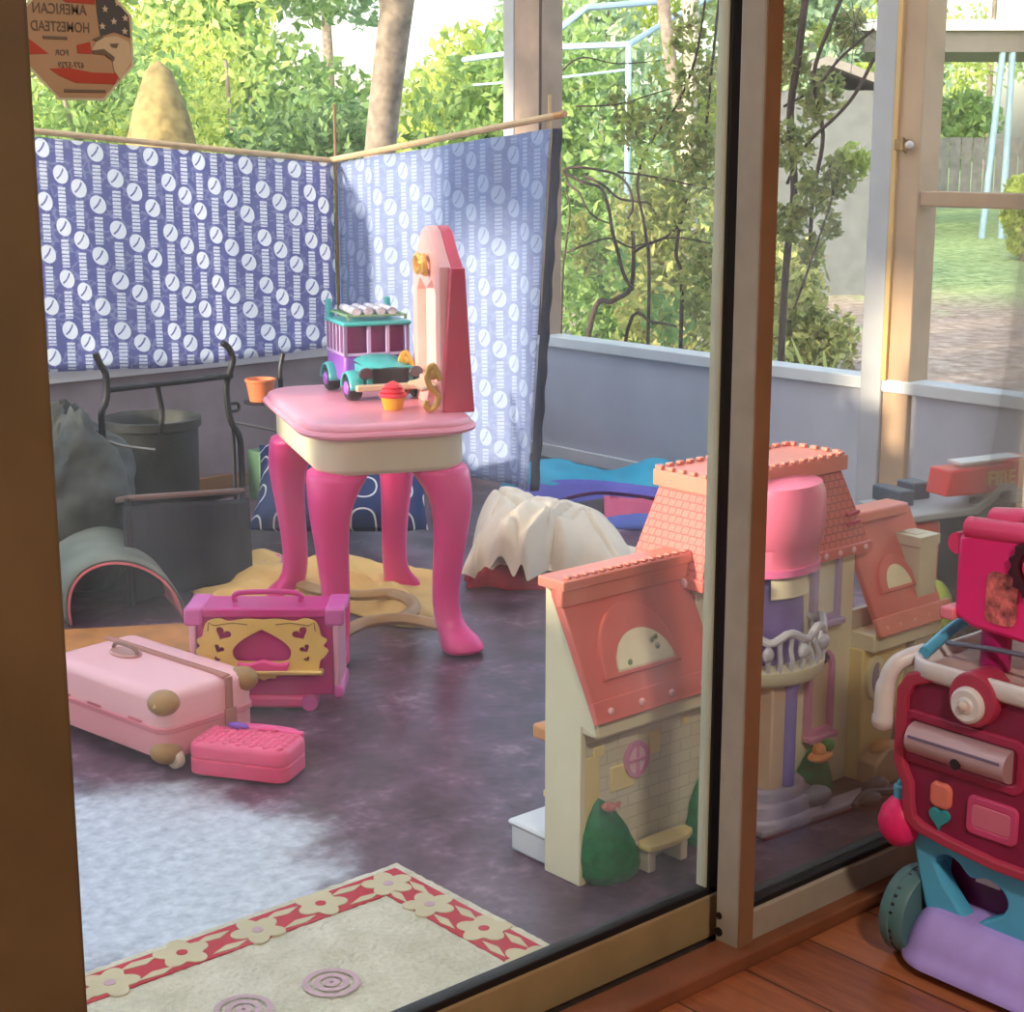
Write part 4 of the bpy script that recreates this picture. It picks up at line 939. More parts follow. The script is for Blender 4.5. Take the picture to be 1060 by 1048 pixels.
mb = MB(); bp = PY(632, 836, 1.822); mb.ell(tuple(bp), (.012,.009,.008), 10, 8); mb.ell((bp.x-.012, bp.y, bp.z+.004), (.007,.007,.007), 8, 6); mb.prism([(bp.x+.008,bp.z),(bp.x+.022,bp.z+.004),(bp.x+.018,bp.z-.006)], bp.y-.003, bp.y+.003, 'xz')
dh(mb, 'bird', pbr('dusty rose bird', (206,130,118), .45))
# bench
bn = dh(MB().merge(curve_mesh([[(p.x, p.y) for p in smooth_path([(-.05,-.018,0),(-.02,-.024,0),(.02,-.024,0),(.055,-.012,0),(.06,.0,0),(.05,.012,0),(-.045,.012,0),(-.05,-.018,0)], 3)][:-1]], .010, .002), Matrix.Translation((1.915,1.812,.046))), 'bench', yel)
dh(MB().box(1.868, 1.885, 1.80, 1.84, 0, .042).box(1.945, 1.962, 1.80, 1.84, 0, .042), 'bench_leg', pbr('pale bench leg', (236,222,196), .45), bn, bevel=.002)
# central block
dh(MB().box(2.03, 2.465, 1.856, 1.868, 0, .46).box(2.03, 2.042, 1.868, 2.0, .0, .46), 'center_wall', cr, bevel=.002)
ms = MB(); bq = [(2.018,1.832,.470),(2.472,1.832,.470),(2.472,2.005,.470),(2.018,2.005,.470)]; tq = [(2.062,1.858,.618),(2.408,1.858,.618),(2.408,1.975,.618),(2.062,1.975,.618)]
ms.add(bq+tq, [(3,2,1,0),(4,5,6,7),(0,1,5,4),(1,2,6,5),(2,3,7,6),(3,0,4,7)])
mr = dh(ms, 'mansard_roof', brickroof, smooth=0)
dh(MB().box(2.012, 2.478, 1.826, 2.01, .454, .474), 'mansard_trim', coral, mr, bevel=.002)
cap = MB().box(2.052, 2.418, 1.846, 1.985, .612, .640)
for i in range(14): cap.box(2.056+i*.026, 2.056+i*.026+.014, 1.846, 1.856, .640, .647); cap.box(2.056+i*.026, 2.056+i*.026+.014, 1.975, 1.985, .640, .647)
for i in range(5): cap.box(2.052, 2.062, 1.862+i*.026, 1.862+i*.026+.014, .640, .647); cap.box(2.408, 2.418, 1.862+i*.026, 1.862+i*.026+.014, .640, .647)
dh(cap, 'roof_cap', pbr('light coral ridge', (236,138,118), .36), mr, bevel=.0015)
rs = MB(); 
for y in (1.87,): rs.ell((2.0115, y, .464), (.004,.009,.009), 12, 8)
for x in (2.30,2.34,2.38,2.42,2.455): rs.ell((x, 1.8255, .464), (.006,.003,.006), 10, 6)
dh(rs, 'rosette', pbr('pale pink dot', (255,196,196), .4), mr)
dh(MB().tube([(2.405,1.832,.513),(2.437,1.830,.516)], .004, 8).tube([(2.405,1.834,.530),(2.437,1.832,.533)], .004, 8), 'roof_vent', redpink, mr)
def arch_win(cx, cz, w, h, name, y=1.853, fm=lav, pane=(238,234,206), bars=True):
    o = [(-w/2,-h/2),(w/2,-h/2)]+circ(w/2, 16, 0, h/2-w/2, 0, PI); k = .78
    i = [(-w/2*k+.0,-h/2*.86),(w/2*k,-h/2*.86)]+circ(w/2*k, 16, 0, h/2-w/2, 0, PI)
    f = dh(MB().merge(curve_mesh([o, i], .014, .002), Matrix.Translation((cx, y-.004, cz)) @ RX90), name, fm)
    dh(MB().merge(curve_mesh([i], .002), Matrix.Translation((cx, y-.001, cz)) @ RX90), 'pane', pbr('cream pane %d' % pane[2], pane, .3), f)
    if bars: dh(MB().box(cx-.0022, cx+.0022, y-.010, y-.002, cz-h*.42, cz+h*.3).box(cx-w*.39, cx+w*.39, y-.010, y-.002, cz+h*.14, cz+h*.17), 'muntin', fm, f)
    dh(MB().box(cx-w*.56, cx+w*.56, y-.022, y, cz-h/2-.008, cz-h/2+.004), 'sill', fm, f, bevel=.003)
    return f
arch_win(2.085, .405, .062, .15, 'arched_window'); arch_win(2.083, .19, .062, .17, 'lower_window', fm=pinkw, pane=(226,190,170))
awx = PY(857, 600, 1.845); f = arch_win(awx.x, awx.z, .075, .16, 'arched_window', bars=False)
dx = PY(850, 712, 1.845); arch_win(dx.x, dx.z-.01, .072, .165, 'garden_door', fm=pinkw, pane=(226,196,160), bars=False)
mb = MB()
for k in range(6): a = 2*PI*k/6; mb.ell((awx.x+.011*math.cos(a), 1.842, awx.z+.062+.007*math.sin(a)), (.006,.004,.005), 8, 6)
for k in range(6): a = 2*PI*k/6; mb.ell((dx.x+.011*math.cos(a), 1.842, dx.z+.058+.007*math.sin(a)), (.006,.004,.005), 8, 6)
dh(mb, 'window_flower', pbr('dark violet flower', (90,64,110), .5))
# pink turret awning (half drum) + bay column + balcony
tx = PY(824, 590, 1.80).x; tz = PY(840, 592, 1.78).z
HM = Matrix.Translation((tx, 1.862, 0))
tu = dh(MB().lathe([(.098,tz+.002),(.100,tz+.006),(.100,tz+.045),(.107,tz+.05),(.110,tz+.10),(.108,tz+.135),(.100,tz+.152),(.04,tz+.160),(.001,tz+.160)], 34, HM, PI, 2*PI, 1, .8), 'turret_roof', pinkt, smooth=50)
dh(MB().lathe([(.096,tz-.004),(.103,tz-.003),(.103,tz+.010),(.096,tz+.010)], 34, HM, PI, 2*PI, 1, .8), 'turret_rim', pbr('pink rim', (244,120,176), .3), tu)
by = PY(822, 690, 1.80); bz = by.z+.005
dh(MB().lathe([(.078,bz),(.072,bz+.10),(.07,tz)], 24, HM, PI, 2*PI, 1, .8), 'bay_column', purp)
dh(MB().lathe([(.086,bz+.125),(.088,bz+.127),(.083,tz-.004),(.08,tz-.004)], 24, HM, PI*1.28, PI*1.62, 1, .8), 'bay_window', pbr('cream bay window', (238,228,196), .3))
dh(MB().lathe([(.001,bz-.028),(.108,bz-.028),(.116,bz-.02),(.118,bz),(.112,bz+.004),(.001,bz+.004)], 34, HM, PI, 2*PI, 1, .82), 'balcony_floor', cr, smooth=50)
bl = MB(); pts = [(tx+.112*math.cos(a), 1.862+.092*math.sin(a), bz+.062+.008*math.sin(a*9)) for a in [PI+PI*i/30 for i in range(31)]]
bl.tube(pts, .0075, 8)
for i in range(16):
    a = PI+PI*i/15; q = lambda dz, r=.112: (tx+r*math.cos(a), 1.862+r*.82*math.sin(a), bz+dz)
    bl.tube([q(0), q(.02, .118), q(.04, .108), q(.06)], .0045, 6)
    if i % 3 == 1: bl.ell(q(.035, .118), (.013,.009,.014), 8, 6)
dh(bl, 'balustrade', greyw)
dh(MB().prism([(tx-.05,0),(tx+.0,0),(tx+.0,bz-.028),(tx-.05,bz-.028)], 1.80, 1.86, 'xz'), 'porch_panel', pbr('peach panel', (232,196,160), .45), bevel=.004)
vp = PY(812, 760, 1.80).x
dh(MB().lathe([(.015,.03),(.017,.04),(.013,.06),(.013,bz-.05),(.018,bz-.03)], 14, Matrix.Translation((vp+.012,1.80,0))), 'porch_post', purp)
st_ = MB()
for k, (rx, h) in enumerate(((.105,.022),(.085,.045),(.066,.066))): st_.lathe([(rx,0),(rx,h-.006),(rx-.006,h),(.001,h)], 24, Matrix.Translation((tx-.005,1.83,0)), PI, 2*PI, 1, .75)
dh(st_, 'porch_steps', pbr('lilac grey plastic', (186,172,190), .42))
# right wing
z0, z1 = .300, .500
r2 = dh(MB().prism([(1.792,z0),(1.802,z0-.008),(1.90,z1-.012),(1.90,z1),(1.888,z1)], 2.47, 2.675, 'yz', ), 'roof', coral, bevel=.003)
dh(MB().prism([(1.786,z0-.006),(1.799,z0-.007),(1.812,z0+.022),(1.803,z0+.028)], 2.465, 2.70, 'yz'), 'eave_trim', pbr('light coral ridge', (236,138,118), .36), r2, bevel=.003)
dh(MB().box(2.44, 2.64, 1.865, 1.92, z1-.006, z1+.016), 'ridge_cap', pbr('light coral ridge', (236,138,118), .36), r2, bevel=.005)
n2 = Vector((0, -(.20), .105)).normalized(); s2 = Vector((0, .105, .20)).normalized()
DM2 = Matrix.Translation((2.56, 1.838, .382)) @ Matrix(((1,0,0,0),(0,s2.y,n2.y,0),(0,s2.z,n2.z,0),(0,0,0,1)))
dh(MB().merge(curve_mesh([circ(.052, 24, 0, -.02, 0, PI, .062), circ(.036, 24, 0, -.016, 0, PI, .042)], .026, .004), DM2), 'dormer_hood', coral, r2)
dh(MB().merge(curve_mesh([circ(.037, 24, 0, -.017, 0, PI, .043)], .006), DM2 @ Matrix.Translation((0,0,.01))), 'dormer_window', pbr('cream dormer window', (250,238,200), .4), r2)
for x in (2.49,2.53,2.575,2.62,2.665): dh(MB().ell((x,1.7945,.306),(.005,.003,.005),10,6), 'rosette', pbr('peach dot', (255,186,150), .4), r2)
dh(MB().box(2.465, 2.68, 1.803, 1.86, z0-.04, z0-.006), 'soffit', cr, bevel=.003)
dh(MB().box(2.465, 2.70, 1.862, 1.874, 0, z0+.03), 'right_wall', pbr('grey beige plastic', (196,186,156), .45))
dh(MB().prism([(2.462,0),(2.555,0),(2.565,.06),(2.60,.20),(2.60,.262),(2.462,.262)], 1.825, 1.86, 'xz'), 'yellow_bay', yel, bevel=.004)
oc = PY(906, 702, 1.82)
w = dh(MB().merge(curve_mesh([circ(.024, 24, ry=.042), circ(.016, 24, ry=.033)], .01, .002), Matrix.Translation((oc.x, 1.821, oc.z)) @ RX90), 'oval_window', pbr('pale yellow trim', (246,234,190), .4))
dh(MB().merge(curve_mesh([circ(.0165, 24, ry=.0335)], .003), Matrix.Translation((oc.x, 1.8225, oc.z)) @ RX90), 'pane', pbr('violet pane', (176,160,184), .25), w)
mb = MB()
for a in (0, 1.2, 2.4): mb.ell((oc.x-.004+.016*math.cos(a), 1.822, oc.z+.055+.010*math.sin(a)), (.010,.004,.008), 10, 6)
dh(mb, 'window_ornament', yel)
dh(MB().box(2.607, 2.664, 1.812, 1.885, 0, .455).box(2.604, 2.667, 1.809, 1.888, .44, .460).box(2.62, 2.652, 1.83, 1.875, .460, .4615), 'chimney', pbr('pale stone plastic', (222,214,184), .45), bevel=.003)
bush(2.34, 1.84, .105, .10, 9)
hb = PY(852, 782, 1.795)
dh(MB().ell((hb.x-.008, hb.y, hb.z), (.030,.018,.010), 14, 8).ell((hb.x-.012, hb.y, hb.z+.012), (.014,.012,.014), 12, 8), 'sun_hat', pbr('orange hat plastic', (232,150,80), .45))
dh(MB().ell((hb.x+.012, hb.y, hb.z+.016), (.016,.012,.013), 10, 8), 'leaf_tuft', pbr('leaf green plastic', (70,140,60), .45))
bk_ = PZ(896, 806)
dh(MB().prism([(-.045,0),(.045,0),(.047,.045),(.02,.072),(-.01,.072),(-.045,.05)], -.022, .022, 'xz', Matrix.Translation((2.50,1.80,0))), 'wood_pile', pbr('beige basket plastic', (206,176,136), .5, bump=.4, bscale=80), bevel=.006)
dh(MB().ell((2.505,1.80,.066),(.036,.022,.016),14,8), 'wood_pile_top', pbr('orange basket top', (206,150,84), .5))
dh(MB().box(1.757, 1.84, 1.926, 2.025, 0, .05).box(1.753, 1.845, 1.926, 2.03, .046, .058), 'back_platform', pbr('white tray plastic', (228,230,232), .42), bevel=.006)
dh(MB().box(1.755, 1.83, 1.926, 1.968, .222, .247), 'back_balcony', pbr('orange balcony plastic', (226,156,92), .42), bevel=.005)
dh(MB().box(1.755, 1.80, 1.926, 1.94, .125, .137), 'back_shelf', yel, bevel=.002)
dh(MB().box(1.86, 2.70, 1.935, 1.945, .0, .012), 'base_rail', cr)
# loose bits in front of the dollhouse
pth = pbr('mauve grey plastic', (166,150,164), .5, var=.12); 
c_ = PZ(850, 843); M = Matrix.Translation((c_.x, c_.y, 0)) @ Matrix.Rotation(math.radians(-4), 4, 'Z')
t = thing('toy_path', 'flat mauve grey plastic strip on the floor in front of the dollhouse', 'toy path', (c_.x, c_.y, 0))
MB().box(-.17, .17, -.022, .02, 0, .016, M).build('slab', pth, t, bevel=.005)
MB().box(-.172, .165, -.026, -.021, 0, .006, M).build('red_edge', pbr('dark red edge', (110,36,46), .5), t, bevel=.001)
for px, py, s, lb in ((800, 838, 1.15, 'grey toy stone nearest the door stile'), (842, 831, 1, 'grey toy stone below the green toy bush with the orange hat')):
    p = PZ(px, py, .02); mb = MB().ell((p.x, p.y, .017*s+.016), (.042*s,.024*s,.017*s), 16, 10); mb.ell((p.x+.036*s, p.y, .026), (.012,.011,.010), 10, 8)
    tag(mb.build('toy_stone', pbr('grey stone plastic', (150,148,156), .55, var=.12), None, loc=(p.x, p.y, 0)), lb, 'toy stone')
p = PZ(908, 830); mb = MB().tube(smooth_path([(p.x-.07,p.y,.008),(p.x-.02,p.y+.01,.018),(p.x+.03,p.y-.005,.014),(p.x+.07,p.y+.01,.008)], 5), .008, 8); mb.ell((p.x+.02,p.y+.02,.018),(.035,.02,.018),12,8); mb.ell((p.x-.03,p.y-.005,.014),(.03,.015,.013),12,8)
tag(mb.build('toy_figure', pbr('dark brown plastic', (56,44,46), .5), None, loc=(p.x, p.y, 0)), 'small dark brown toy figure lying beside the pink bulb of the toy cart', 'toy figure')
# ================================================================== TOY FIRE STATION
M = Matrix.Translation((3.19,2.12,0)) @ Matrix.Rotation(math.radians(-14), 4, 'Z')
FSR = thing('toy_fire_station', 'dark teal and red toy fire station standing right of the dollhouse', 'toy fire station', (3.19,2.12,0), math.radians(-14))
dteal = pbr('dark teal plastic', (38,66,84), .4); redp = pbr('bright red plastic', (226,52,44), .36); greyp = pbr('grey plastic', (170,172,172), .4); orp = pbr('orange red plastic', (214,92,66), .4)
def fs(mb, name, mat, p=None, **k): return mb.build(name, mat, p or FSR, world=False, **k)
fs(MB().box(-.13, .25, -.05, .12, 0, .40).box(-.02,.06,-.075,-.05,0,.42), 'tower', dteal, bevel=.006)
fs(MB().box(-.20, -.10, -.06, .04, .0, .375), 'side_tower', orp, bevel=.01)
fs(MB().box(-.225, -.19, -.03, .05, .345, .385), 'violet_bracket', pbr('violet bracket', (128,104,180), .4), bevel=.006)
fs(MB().prism([(-.21,.385),(-.02,.385),(.02,.405),(.05,.43),(.08,.43),(.09,.40),(.26,.41),(.26,.425),(.10,.425),(.085,.45),(.045,.45),(.01,.42),(-.03,.402),(-.21,.40)], -.085, .1, 'xz'), 'deck', greyp, bevel=.003)
fs(MB().box(-.17, -.13, .0, .1, .40, .435).box(-.1,-.05,.04,.1,.40,.44), 'parapet', dteal, bevel=.004)
sg = fs(MB().prism([(-.11,.432),(-.03,.43),(.15,.432),(.20,.47),(.16,.475),(.15,.50),(.07,.50),(.06,.49),(-.10,.49)], -.08, -.01, 'xz'), 'sign', redp, bevel=.004)
fs(MB().merge(text_mesh('FIRE', .045, .004), Matrix.Translation((.045,-.0825,.461)) @ RX90), 'sign_lettering', pbr('yellow lettering', (236,196,84), .4), sg, smooth=0)
fs(MB().box(-.06, .12, -.07, -.02, .498, .503), 'sign_top', pbr('white sticker', (236,230,226), .4), sg)
rr_ = [(p.x, p.y) for p in smooth_path([(-.1,-.03,0),(-.06,.035,0),(.1,.04,0),(.13,.0,0),(.12,-.03,0),(-.1,-.03,0)], 5)][:-1]
gr = fs(MB().merge(curve_mesh([rr_, rrect(.11, .022, .01, 4, .035, .01)], .03, .004), Matrix.Translation((.22,-.06,.44)) @ RX90), 'grey_ramp', greyp)
fs(MB().ell((.30,-.085,.452),(.014,.006,.014),12,8), 'lamp', pbr('white lamp', (236,236,240), .3), gr)
fs(MB().box(.12, .30, -.075, -.045, .27, .39).box(.16,.2,-.08,-.07,.3,.36), 'red_door', redp, bevel=.004)
fs(MB().box(.155, .235, -.081, -.074, .30, .35), 'door_window', pbr('grey window', (120,118,118), .3), bevel=.002)
gp = PY(968, 640, 2.0); mb = MB().ell((gp.x, 2.0, .17), (.03,.05,.11), 16, 12).box(gp.x-.012, gp.x+.012, 1.99, 2.02, 0, .1)
tag(mb.build('toy_tree', pbr('olive green plastic', (128,144,44), .5), None, loc=(gp.x, 2.0, 0)), 'olive green toy tree between the dollhouse chimney and the fire station', 'toy tree')
# ================================================================== TOY CARE CART (indoors)
CXF = 1.95
CT = thing('toy_care_cart', 'toy vet care cart with maroon front panel and lavender base on the wood floor', 'toy cart', (2.08,1.18,0))
maroon = pbr('maroon plastic', (140,34,72), .36, var=.06); coralp = pbr('coral edge plastic', (186,62,90), .36); bluet = pbr('turquoise plastic', (90,186,226), .38)
lavb = pbr('lavender base plastic', (184,160,238), .38, var=.06, scale=14); whitep = pbr('white plastic', (232,226,226), .36)
silver = pbr('silver plastic', (206,172,178), .34, .35); hotp = pbr('vivid pink plastic', (255,44,134), .32, var=.05)
def ct(mb, name, mat, p=None, **k): return mb.build(name, mat, p or CT, **k)
YC = 1.165   # centre line of the cart front
def fp(px, py, x=CXF): q = PX(px, py, x); return (-(q.y-YC), q.z)
FM = face_mx((CXF, YC, 0))
def sm(pp, k=4): return [(p.x, p.y) for p in smooth_path([(x, y, 0) for x, y in pp+[pp[0]]], k)][:-1]
# front panel outline (mirrored about the centre line), (u right, z up)
half = [(-.03,.462),(-.10,.462),(-.155,.458),(-.190,.443),(-.203,.42),(-.204,.36),(-.203,.315),(-.195,.295),(-.186,.280),(-.183,.245),(-.178,.226),(-.160,.216),(-.11,.208),(-.03,.200)]
out = half + [(-x, z) for x, z in reversed(half)]
ins = [(x*.945, .322+(z-.322)*.93) for x, z in out]
ct(MB().merge(curve_mesh([out, ins], .034, .004), FM), 'panel_rim', coralp)
pan = ct(MB().merge(curve_mesh([ins], .016), FM), 'front_panel', maroon)
# medal, silver roller, buttons, slot
mu, mz = fp(1013, 726)
ct(MB().merge(curve_mesh([circ(.034, 28, mu+.004, mz+.008, ry=.036)], .05, .004), FM), 'medal_hood', coralp)
md = ct(MB().lathe([(.001,.007),(.010,.007),(.013,.004),(.022,.005),(.026,.002),(.027,-.005),(.001,-.005)], 26, Matrix.Translation((CXF-.028, YC-mu, mz)) @ Matrix.Rotation(-PI/2, 4, 'Y')), 'medal', whitep)
ct(MB().ell((CXF-.038, YC-mu, mz), (.004,.007,.007), 10, 6), 'medal_center', pbr('champagne dot', (226,206,190), .3), md)
u0, zz0 = fp(950, 762); u1, zz1 = fp(1052, 792)
cu, cz = (u0+u1)/2, (zz0+zz1)/2; wl = u1-u0
ct(MB().merge(curve_mesh([rrect(wl+.035, .075, .014, 4, cu, cz), rrect(wl+.02, .058, .010, 4, cu, cz)], .024, .003), FM), 'roller_frame', pbr('maroon frame', (170,44,84), .36))
ro = ct(MB().tube([FM @ Vector((cu-wl/2, cz, .010)), FM @ Vector((cu+wl/2, cz, .010))], .024, 20), 'roller', silver)
ct(MB().box(CXF-.0345, CXF-.0332, YC-cu-wl*.46, YC-cu+wl*.46, cz+.006, cz+.010), 'roller_stripe', pbr('slate stripe', (128,112,140), .4), ro)
ct(MB().merge(curve_mesh([circ(.008, 14, cu+.005, cz-.012)], .004), FM @ Matrix.Translation((0,0,.032))), 'roller_mark', pbr('dark paw mark', (50,40,46), .5), ro)
pu, pz = fp(978, 822); ct(MB().merge(curve_mesh([rrect(.027, .030, .007, 4, pu, pz)], .026, .005), FM), 'peach_button', pbr('peach plastic', (232,128,112), .4))
hu, hz_ = fp(977, 846); ct(MB().merge(curve_mesh([heart(.032, .028, 26, hu, hz_)], .028, .0012), FM), 'heart_button', pbr('teal heart plastic', (60,156,166), .4))
su_, sz_ = fp(1031, 848)
ct(MB().merge(curve_mesh([rrect(.076, .052, .008, 4, su_, sz_), rrect(.062, .038, .006, 4, su_, sz_)], .026, .003), FM), 'slot_frame', pbr('rose frame', (206,74,122), .36))
ct(MB().merge(curve_mesh([rrect(.062, .030, .006, 4, su_, sz_)], .026, .006), FM), 'slot_drawer', pbr('dusky pink plastic', (214,112,140), .36))
# turquoise body with heart cut-out
BM_ = face_mx((CXF+.020, YC, 0))
body = [(-.178,.245),(-.172,.18),(-.150,.10),(-.144,.085),(.144,.085),(.150,.10),(.172,.18),(.178,.245)]
hc = fp(1014, 926, CXF+.02)
htp = [(-.07,.026),(-.066,.042),(-.048,.05),(-.028,.044),(-.01,.030),(.012,.036),(.036,.03),(.05,.01),(.042,-.014),(.016,-.032),(-.006,-.046),(-.028,-.03),(-.054,.0)]
hole = [(p[0]*1.1+hc[0]+.004, p[1]*1.05+hc[1]) for p in sm(htp, 4)]
ct(MB().merge(curve_mesh([body, hole], .03, .005), BM_), 'body_front', bluet)
ct(MB().box(CXF+.035, CXF+.20, YC+.14, YC+.158, .085, .25).box(CXF+.035, CXF+.20, YC-.158, YC-.14, .085, .25).box(CXF+.19, CXF+.21, YC-.158, YC+.158, .085, .25), 'body_side', bluet, bevel=.004)
ct(MB().box(CXF+.05, CXF+.19, YC-.14, YC+.14, .088, .24), 'inner_bin', pbr('plum bin', (104,34,84), .4))
ct(MB().box(CXF+.03, CXF+.045, YC+.045, YC+.085, hc[1]+.012, hc[1]+.03), 'label_card', pbr('white card', (226,220,230), .6))
# lavender base: flared, rounded
bs = MB(); rloft(bs, .30, .375, .07, [(.008,.012),(.0,.016),(0,.026),(.008,.034),(.010,.05),(.022,.075),(.035,.092),(.05,.098)], CXF+.105, YC, 8)
ct(bs, 'base', lavb, smooth=50)
mb = MB()
for y in (YC+.02, YC-.06): mb.merge(curve_mesh([heart(.022, .020, 22)], .004, .001), face_mx((CXF-.032, y, .058)) @ Matrix.Rotation(-.25, 4, 'X'))
for sx_ in (0, 1):
    y = YC+.172 if sx_ == 0 else YC-.172
    w = ct(MB().lathe([(.02,-.02),(.058,-.02),(.066,-.015),(.066,.015),(.058,.02),(.02,.02)], 30, Matrix.Translation((CXF+.03, y+(.012 if sx_ == 0 else -.012), .0665)) @ Matrix.Rotation(PI/2, 4, 'X')), 'wheel', blackp)
    ct(MB().lathe([(.056,-.021),(.064,-.021),(.0675,-.016),(.0675,-.004),(.066,-.003),(.066,.003),(.0675,.004),(.0675,.016),(.064,.021),(.056,.021)], 36, Matrix.Translation((CXF+.03, y+(.012 if sx_ == 0 else -.012), .0665)) @ Matrix.Rotation(PI/2, 4, 'X')), 'tread', pbr('dull teal tyre', (84,122,124), .5), w)
for y in (YC+.14, YC-.14): ct(MB().lathe([(.001,-.012),(.02,-.012),(.022,0),(.02,.012),(.001,.012)], 16, Matrix.Translation((CXF+.22, y, .022)) @ Matrix.Rotation(PI/2, 4, 'X')), 'caster', blackp)
# white tray top with rim and handle
ty = MB(); rloft(ty, .30, .40, .05, [(.02,.440),(.006,.444),(0,.450),(0,.470),(.003,.473),(.009,.473),(.012,.470),(.016,.458)], CXF+.13, YC, 8)
tr = ct(ty, 'tray', whitep, smooth=50)
ct(MB().tube(smooth_path([(CXF+.03,YC+.192,.470),(CXF-.005,YC+.215,.455),(CXF-.015,YC+.226,.42),(CXF-.015,YC+.228,.375),(CXF-.01,YC+.232,.362)], 6), [.013]*12+[.015]*7+[.017]*6, 12), 'tray_lip', whitep, tr)
ct(MB().box(CXF+.02, CXF+.24, YC-.17, YC+.17, .459, .462), 'tray_floor', pbr('dusky rose tray floor', (206,168,160), .45), tr)
ct(MB().tube(smooth_path([(CXF+.01,YC+.18,.476),(CXF+.12,YC+.19,.50),(CXF+.2,YC+.16,.515),(CXF+.25,YC+.12,.505)], 6), .009, 10), 'tray_handle', bluet)
ct(MB().tube(smooth_path([(CXF+.05,YC+.17,.485),(CXF+.03,YC+.08,.500),(CXF+.02,YC-.05,.512),(CXF+.04,YC-.2,.53)], 6), .004, 8), 'grey_cord', pbr('slate cord', (110,110,128), .5))
ct(MB().lathe([(.012,.46),(.013,.468),(.009,.475),(.001,.476)], 14, Matrix.Translation((CXF+.03,YC-.035,.012))), 'cream_knob', pbr('cream knob', (240,226,206), .35))
ct(MB().lathe([(.02,.46),(.022,.49),(.018,.5),(.001,.5)], 14, Matrix.Translation((CXF+.05,YC-.10,.012))), 'violet_knob', pbr('vivid violet plastic', (176,30,150), .35))
# pink machine on a violet stem
s0 = fp(1020, 655, CXF+.03); SY = YC-s0[0]
ct(MB().lathe([(.022,.462),(.021,.54),(.026,.56)], 18, Matrix.Translation((CXF+.06,SY,0))), 'stem', pbr('violet pink stem', (178,36,110), .36))
mY0 = SY+.055; mX = CXF+.03
mach = ct(MB().prism([(mY0,.535),(mY0-.03,.522),(mY0-.12,.517),(mY0-.20,.54),(mY0-.26,.57),(mY0-.26,.70),(mY0-.20,.695),(mY0-.1,.665),(mY0-.03,.662),(mY0,.655)], mX, mX+.085, 'yz'), 'machine_body', hotp, bevel=.008)
ct(MB().tube([(mX+.004,mY0+.002,.64),(mX+.08,mY0+.002,.64)], .016, 14).tube([(mX+.01,mY0-.012,.665),(mX+.01,mY0-.14,.672)], .016, 14).tube([(mX+.045,mY0-.03,.672),(mX+.045,mY0-.25,.70)], .020, 14), 'rolled_edge', pbr('glossy pink edge', (244,70,130), .28), mach)
ct(MB().box(mX-.006, mX+.09, mY0-.004, mY0+.018, .528, .546), 'foot_tab', pbr('pale pink tab', (250,140,160), .35), mach, bevel=.003)
gY = mY0-.135; gz_ = .628
FMm = face_mx((mX-.002, gY, gz_))
ge = []
for k in range(28):
    a = 2*PI*k/28; r = .044 if k % 2 else .038; ge.append((r*math.cos(a), r*math.sin(a)))
gear = ct(MB().merge(curve_mesh([ge, circ(.030, 20)], .018, .002), FMm), 'gear_ring', pbr('dark maroon gear', (70,16,34), .5), mach)
ct(MB().merge(curve_mesh([circ(.029, 20)], .006), FMm), 'gear_well', maroon, gear)
ct(MB().merge(curve_mesh([heart(.032, .04, 22, -.004, -.004)], .016, .003), FMm @ Matrix.Rotation(.5, 4, 'Z')), 'gear_handle', hotp, gear)
ct(MB().merge(curve_mesh([rrect(.05, .075, .012, 4)], .002), face_mx((mX-.001, mY0-.078, .575))), 'decal', pbr('worn animal decal', (214,110,110), .5, var=.5, scale=60), mach)
ct(MB().box(mX-.012, mX+.03, mY0-.26, mY0-.165, .575, .615), 'tan_drawer', pbr('tan card drawer', (196,136,92), .5), mach, bevel=.004)
ct(MB().box(mX-.004, mX+.03, mY0-.262, mY0-.16, .556, .576), 'drawer_gap', pbr('dark maroon gap', (54,12,28), .6), mach)
ct(MB().box(mX-.006, mX+.07, mY0-.25, mY0-.12, .712, .722), 'top_sticker', pbr('pale peach sticker', (252,206,190), .4), mach, bevel=.002)
# blood pressure bulb
bq = PX(933, 846, CXF+.006)
bb = ct(MB().lathe([(.001,-.044),(.017,-.040),(.031,-.023),(.0345,-.004),(.029,.015),(.018,.029),(.010,.034)], 22, Matrix.Translation(bq)), 'squeeze_bulb', pbr('hot pink bulb', (244,40,118), .4))
ct(MB().lathe([(.013,.030),(.013,.050),(.009,.052),(.008,.058)], 14, Matrix.Translation(bq)), 'bulb_collar', bluet, bb)
ct(MB().tube(smooth_path([(bq.x,bq.y,bq.z+.055),(bq.x+.015,bq.y-.006,bq.z+.10),(bq.x+.04,bq.y-.01,bq.z+.16)], 5), .007, 8), 'bulb_tube', bluet)
# ================================================================== RUG
t = NT('rug pile'); co = t.coord('UV'); x, y, z = t.xyz(co)
n = t.noise(co, 120, 4); n2 = t.noise(co, 14, 4, .6)
cream = t.ramp(t.m('ADD', t.m('MULTIPLY', n2, .6), t.m('MULTIPLY', n, .4)), [(.3, lin((186,180,156))), (.65, lin((224,218,198)))])
RUGC = t.fin(t.bsdf(cream, .95, 0, t.bump(n, .9, .006), .1))
t = NT('rug red pile'); co = t.coord('UV'); n = t.noise(co, 120, 4)
RUGR = t.fin(t.bsdf(t.ramp(n, [(.3, lin((166,44,58))), (.7, lin((206,76,86)))]), .95, 0, t.bump(n, .8, .006), .1))
RUGP = cloth('rug mauve pile', (196,164,172)); RUGL = cloth('rug beige flower pile', (204,192,158)); RUGB = cloth('rug olive stem pile', (150,132,96))
X0, X1, Y0, Y1 = .30, 1.562, 1.64, 2.092
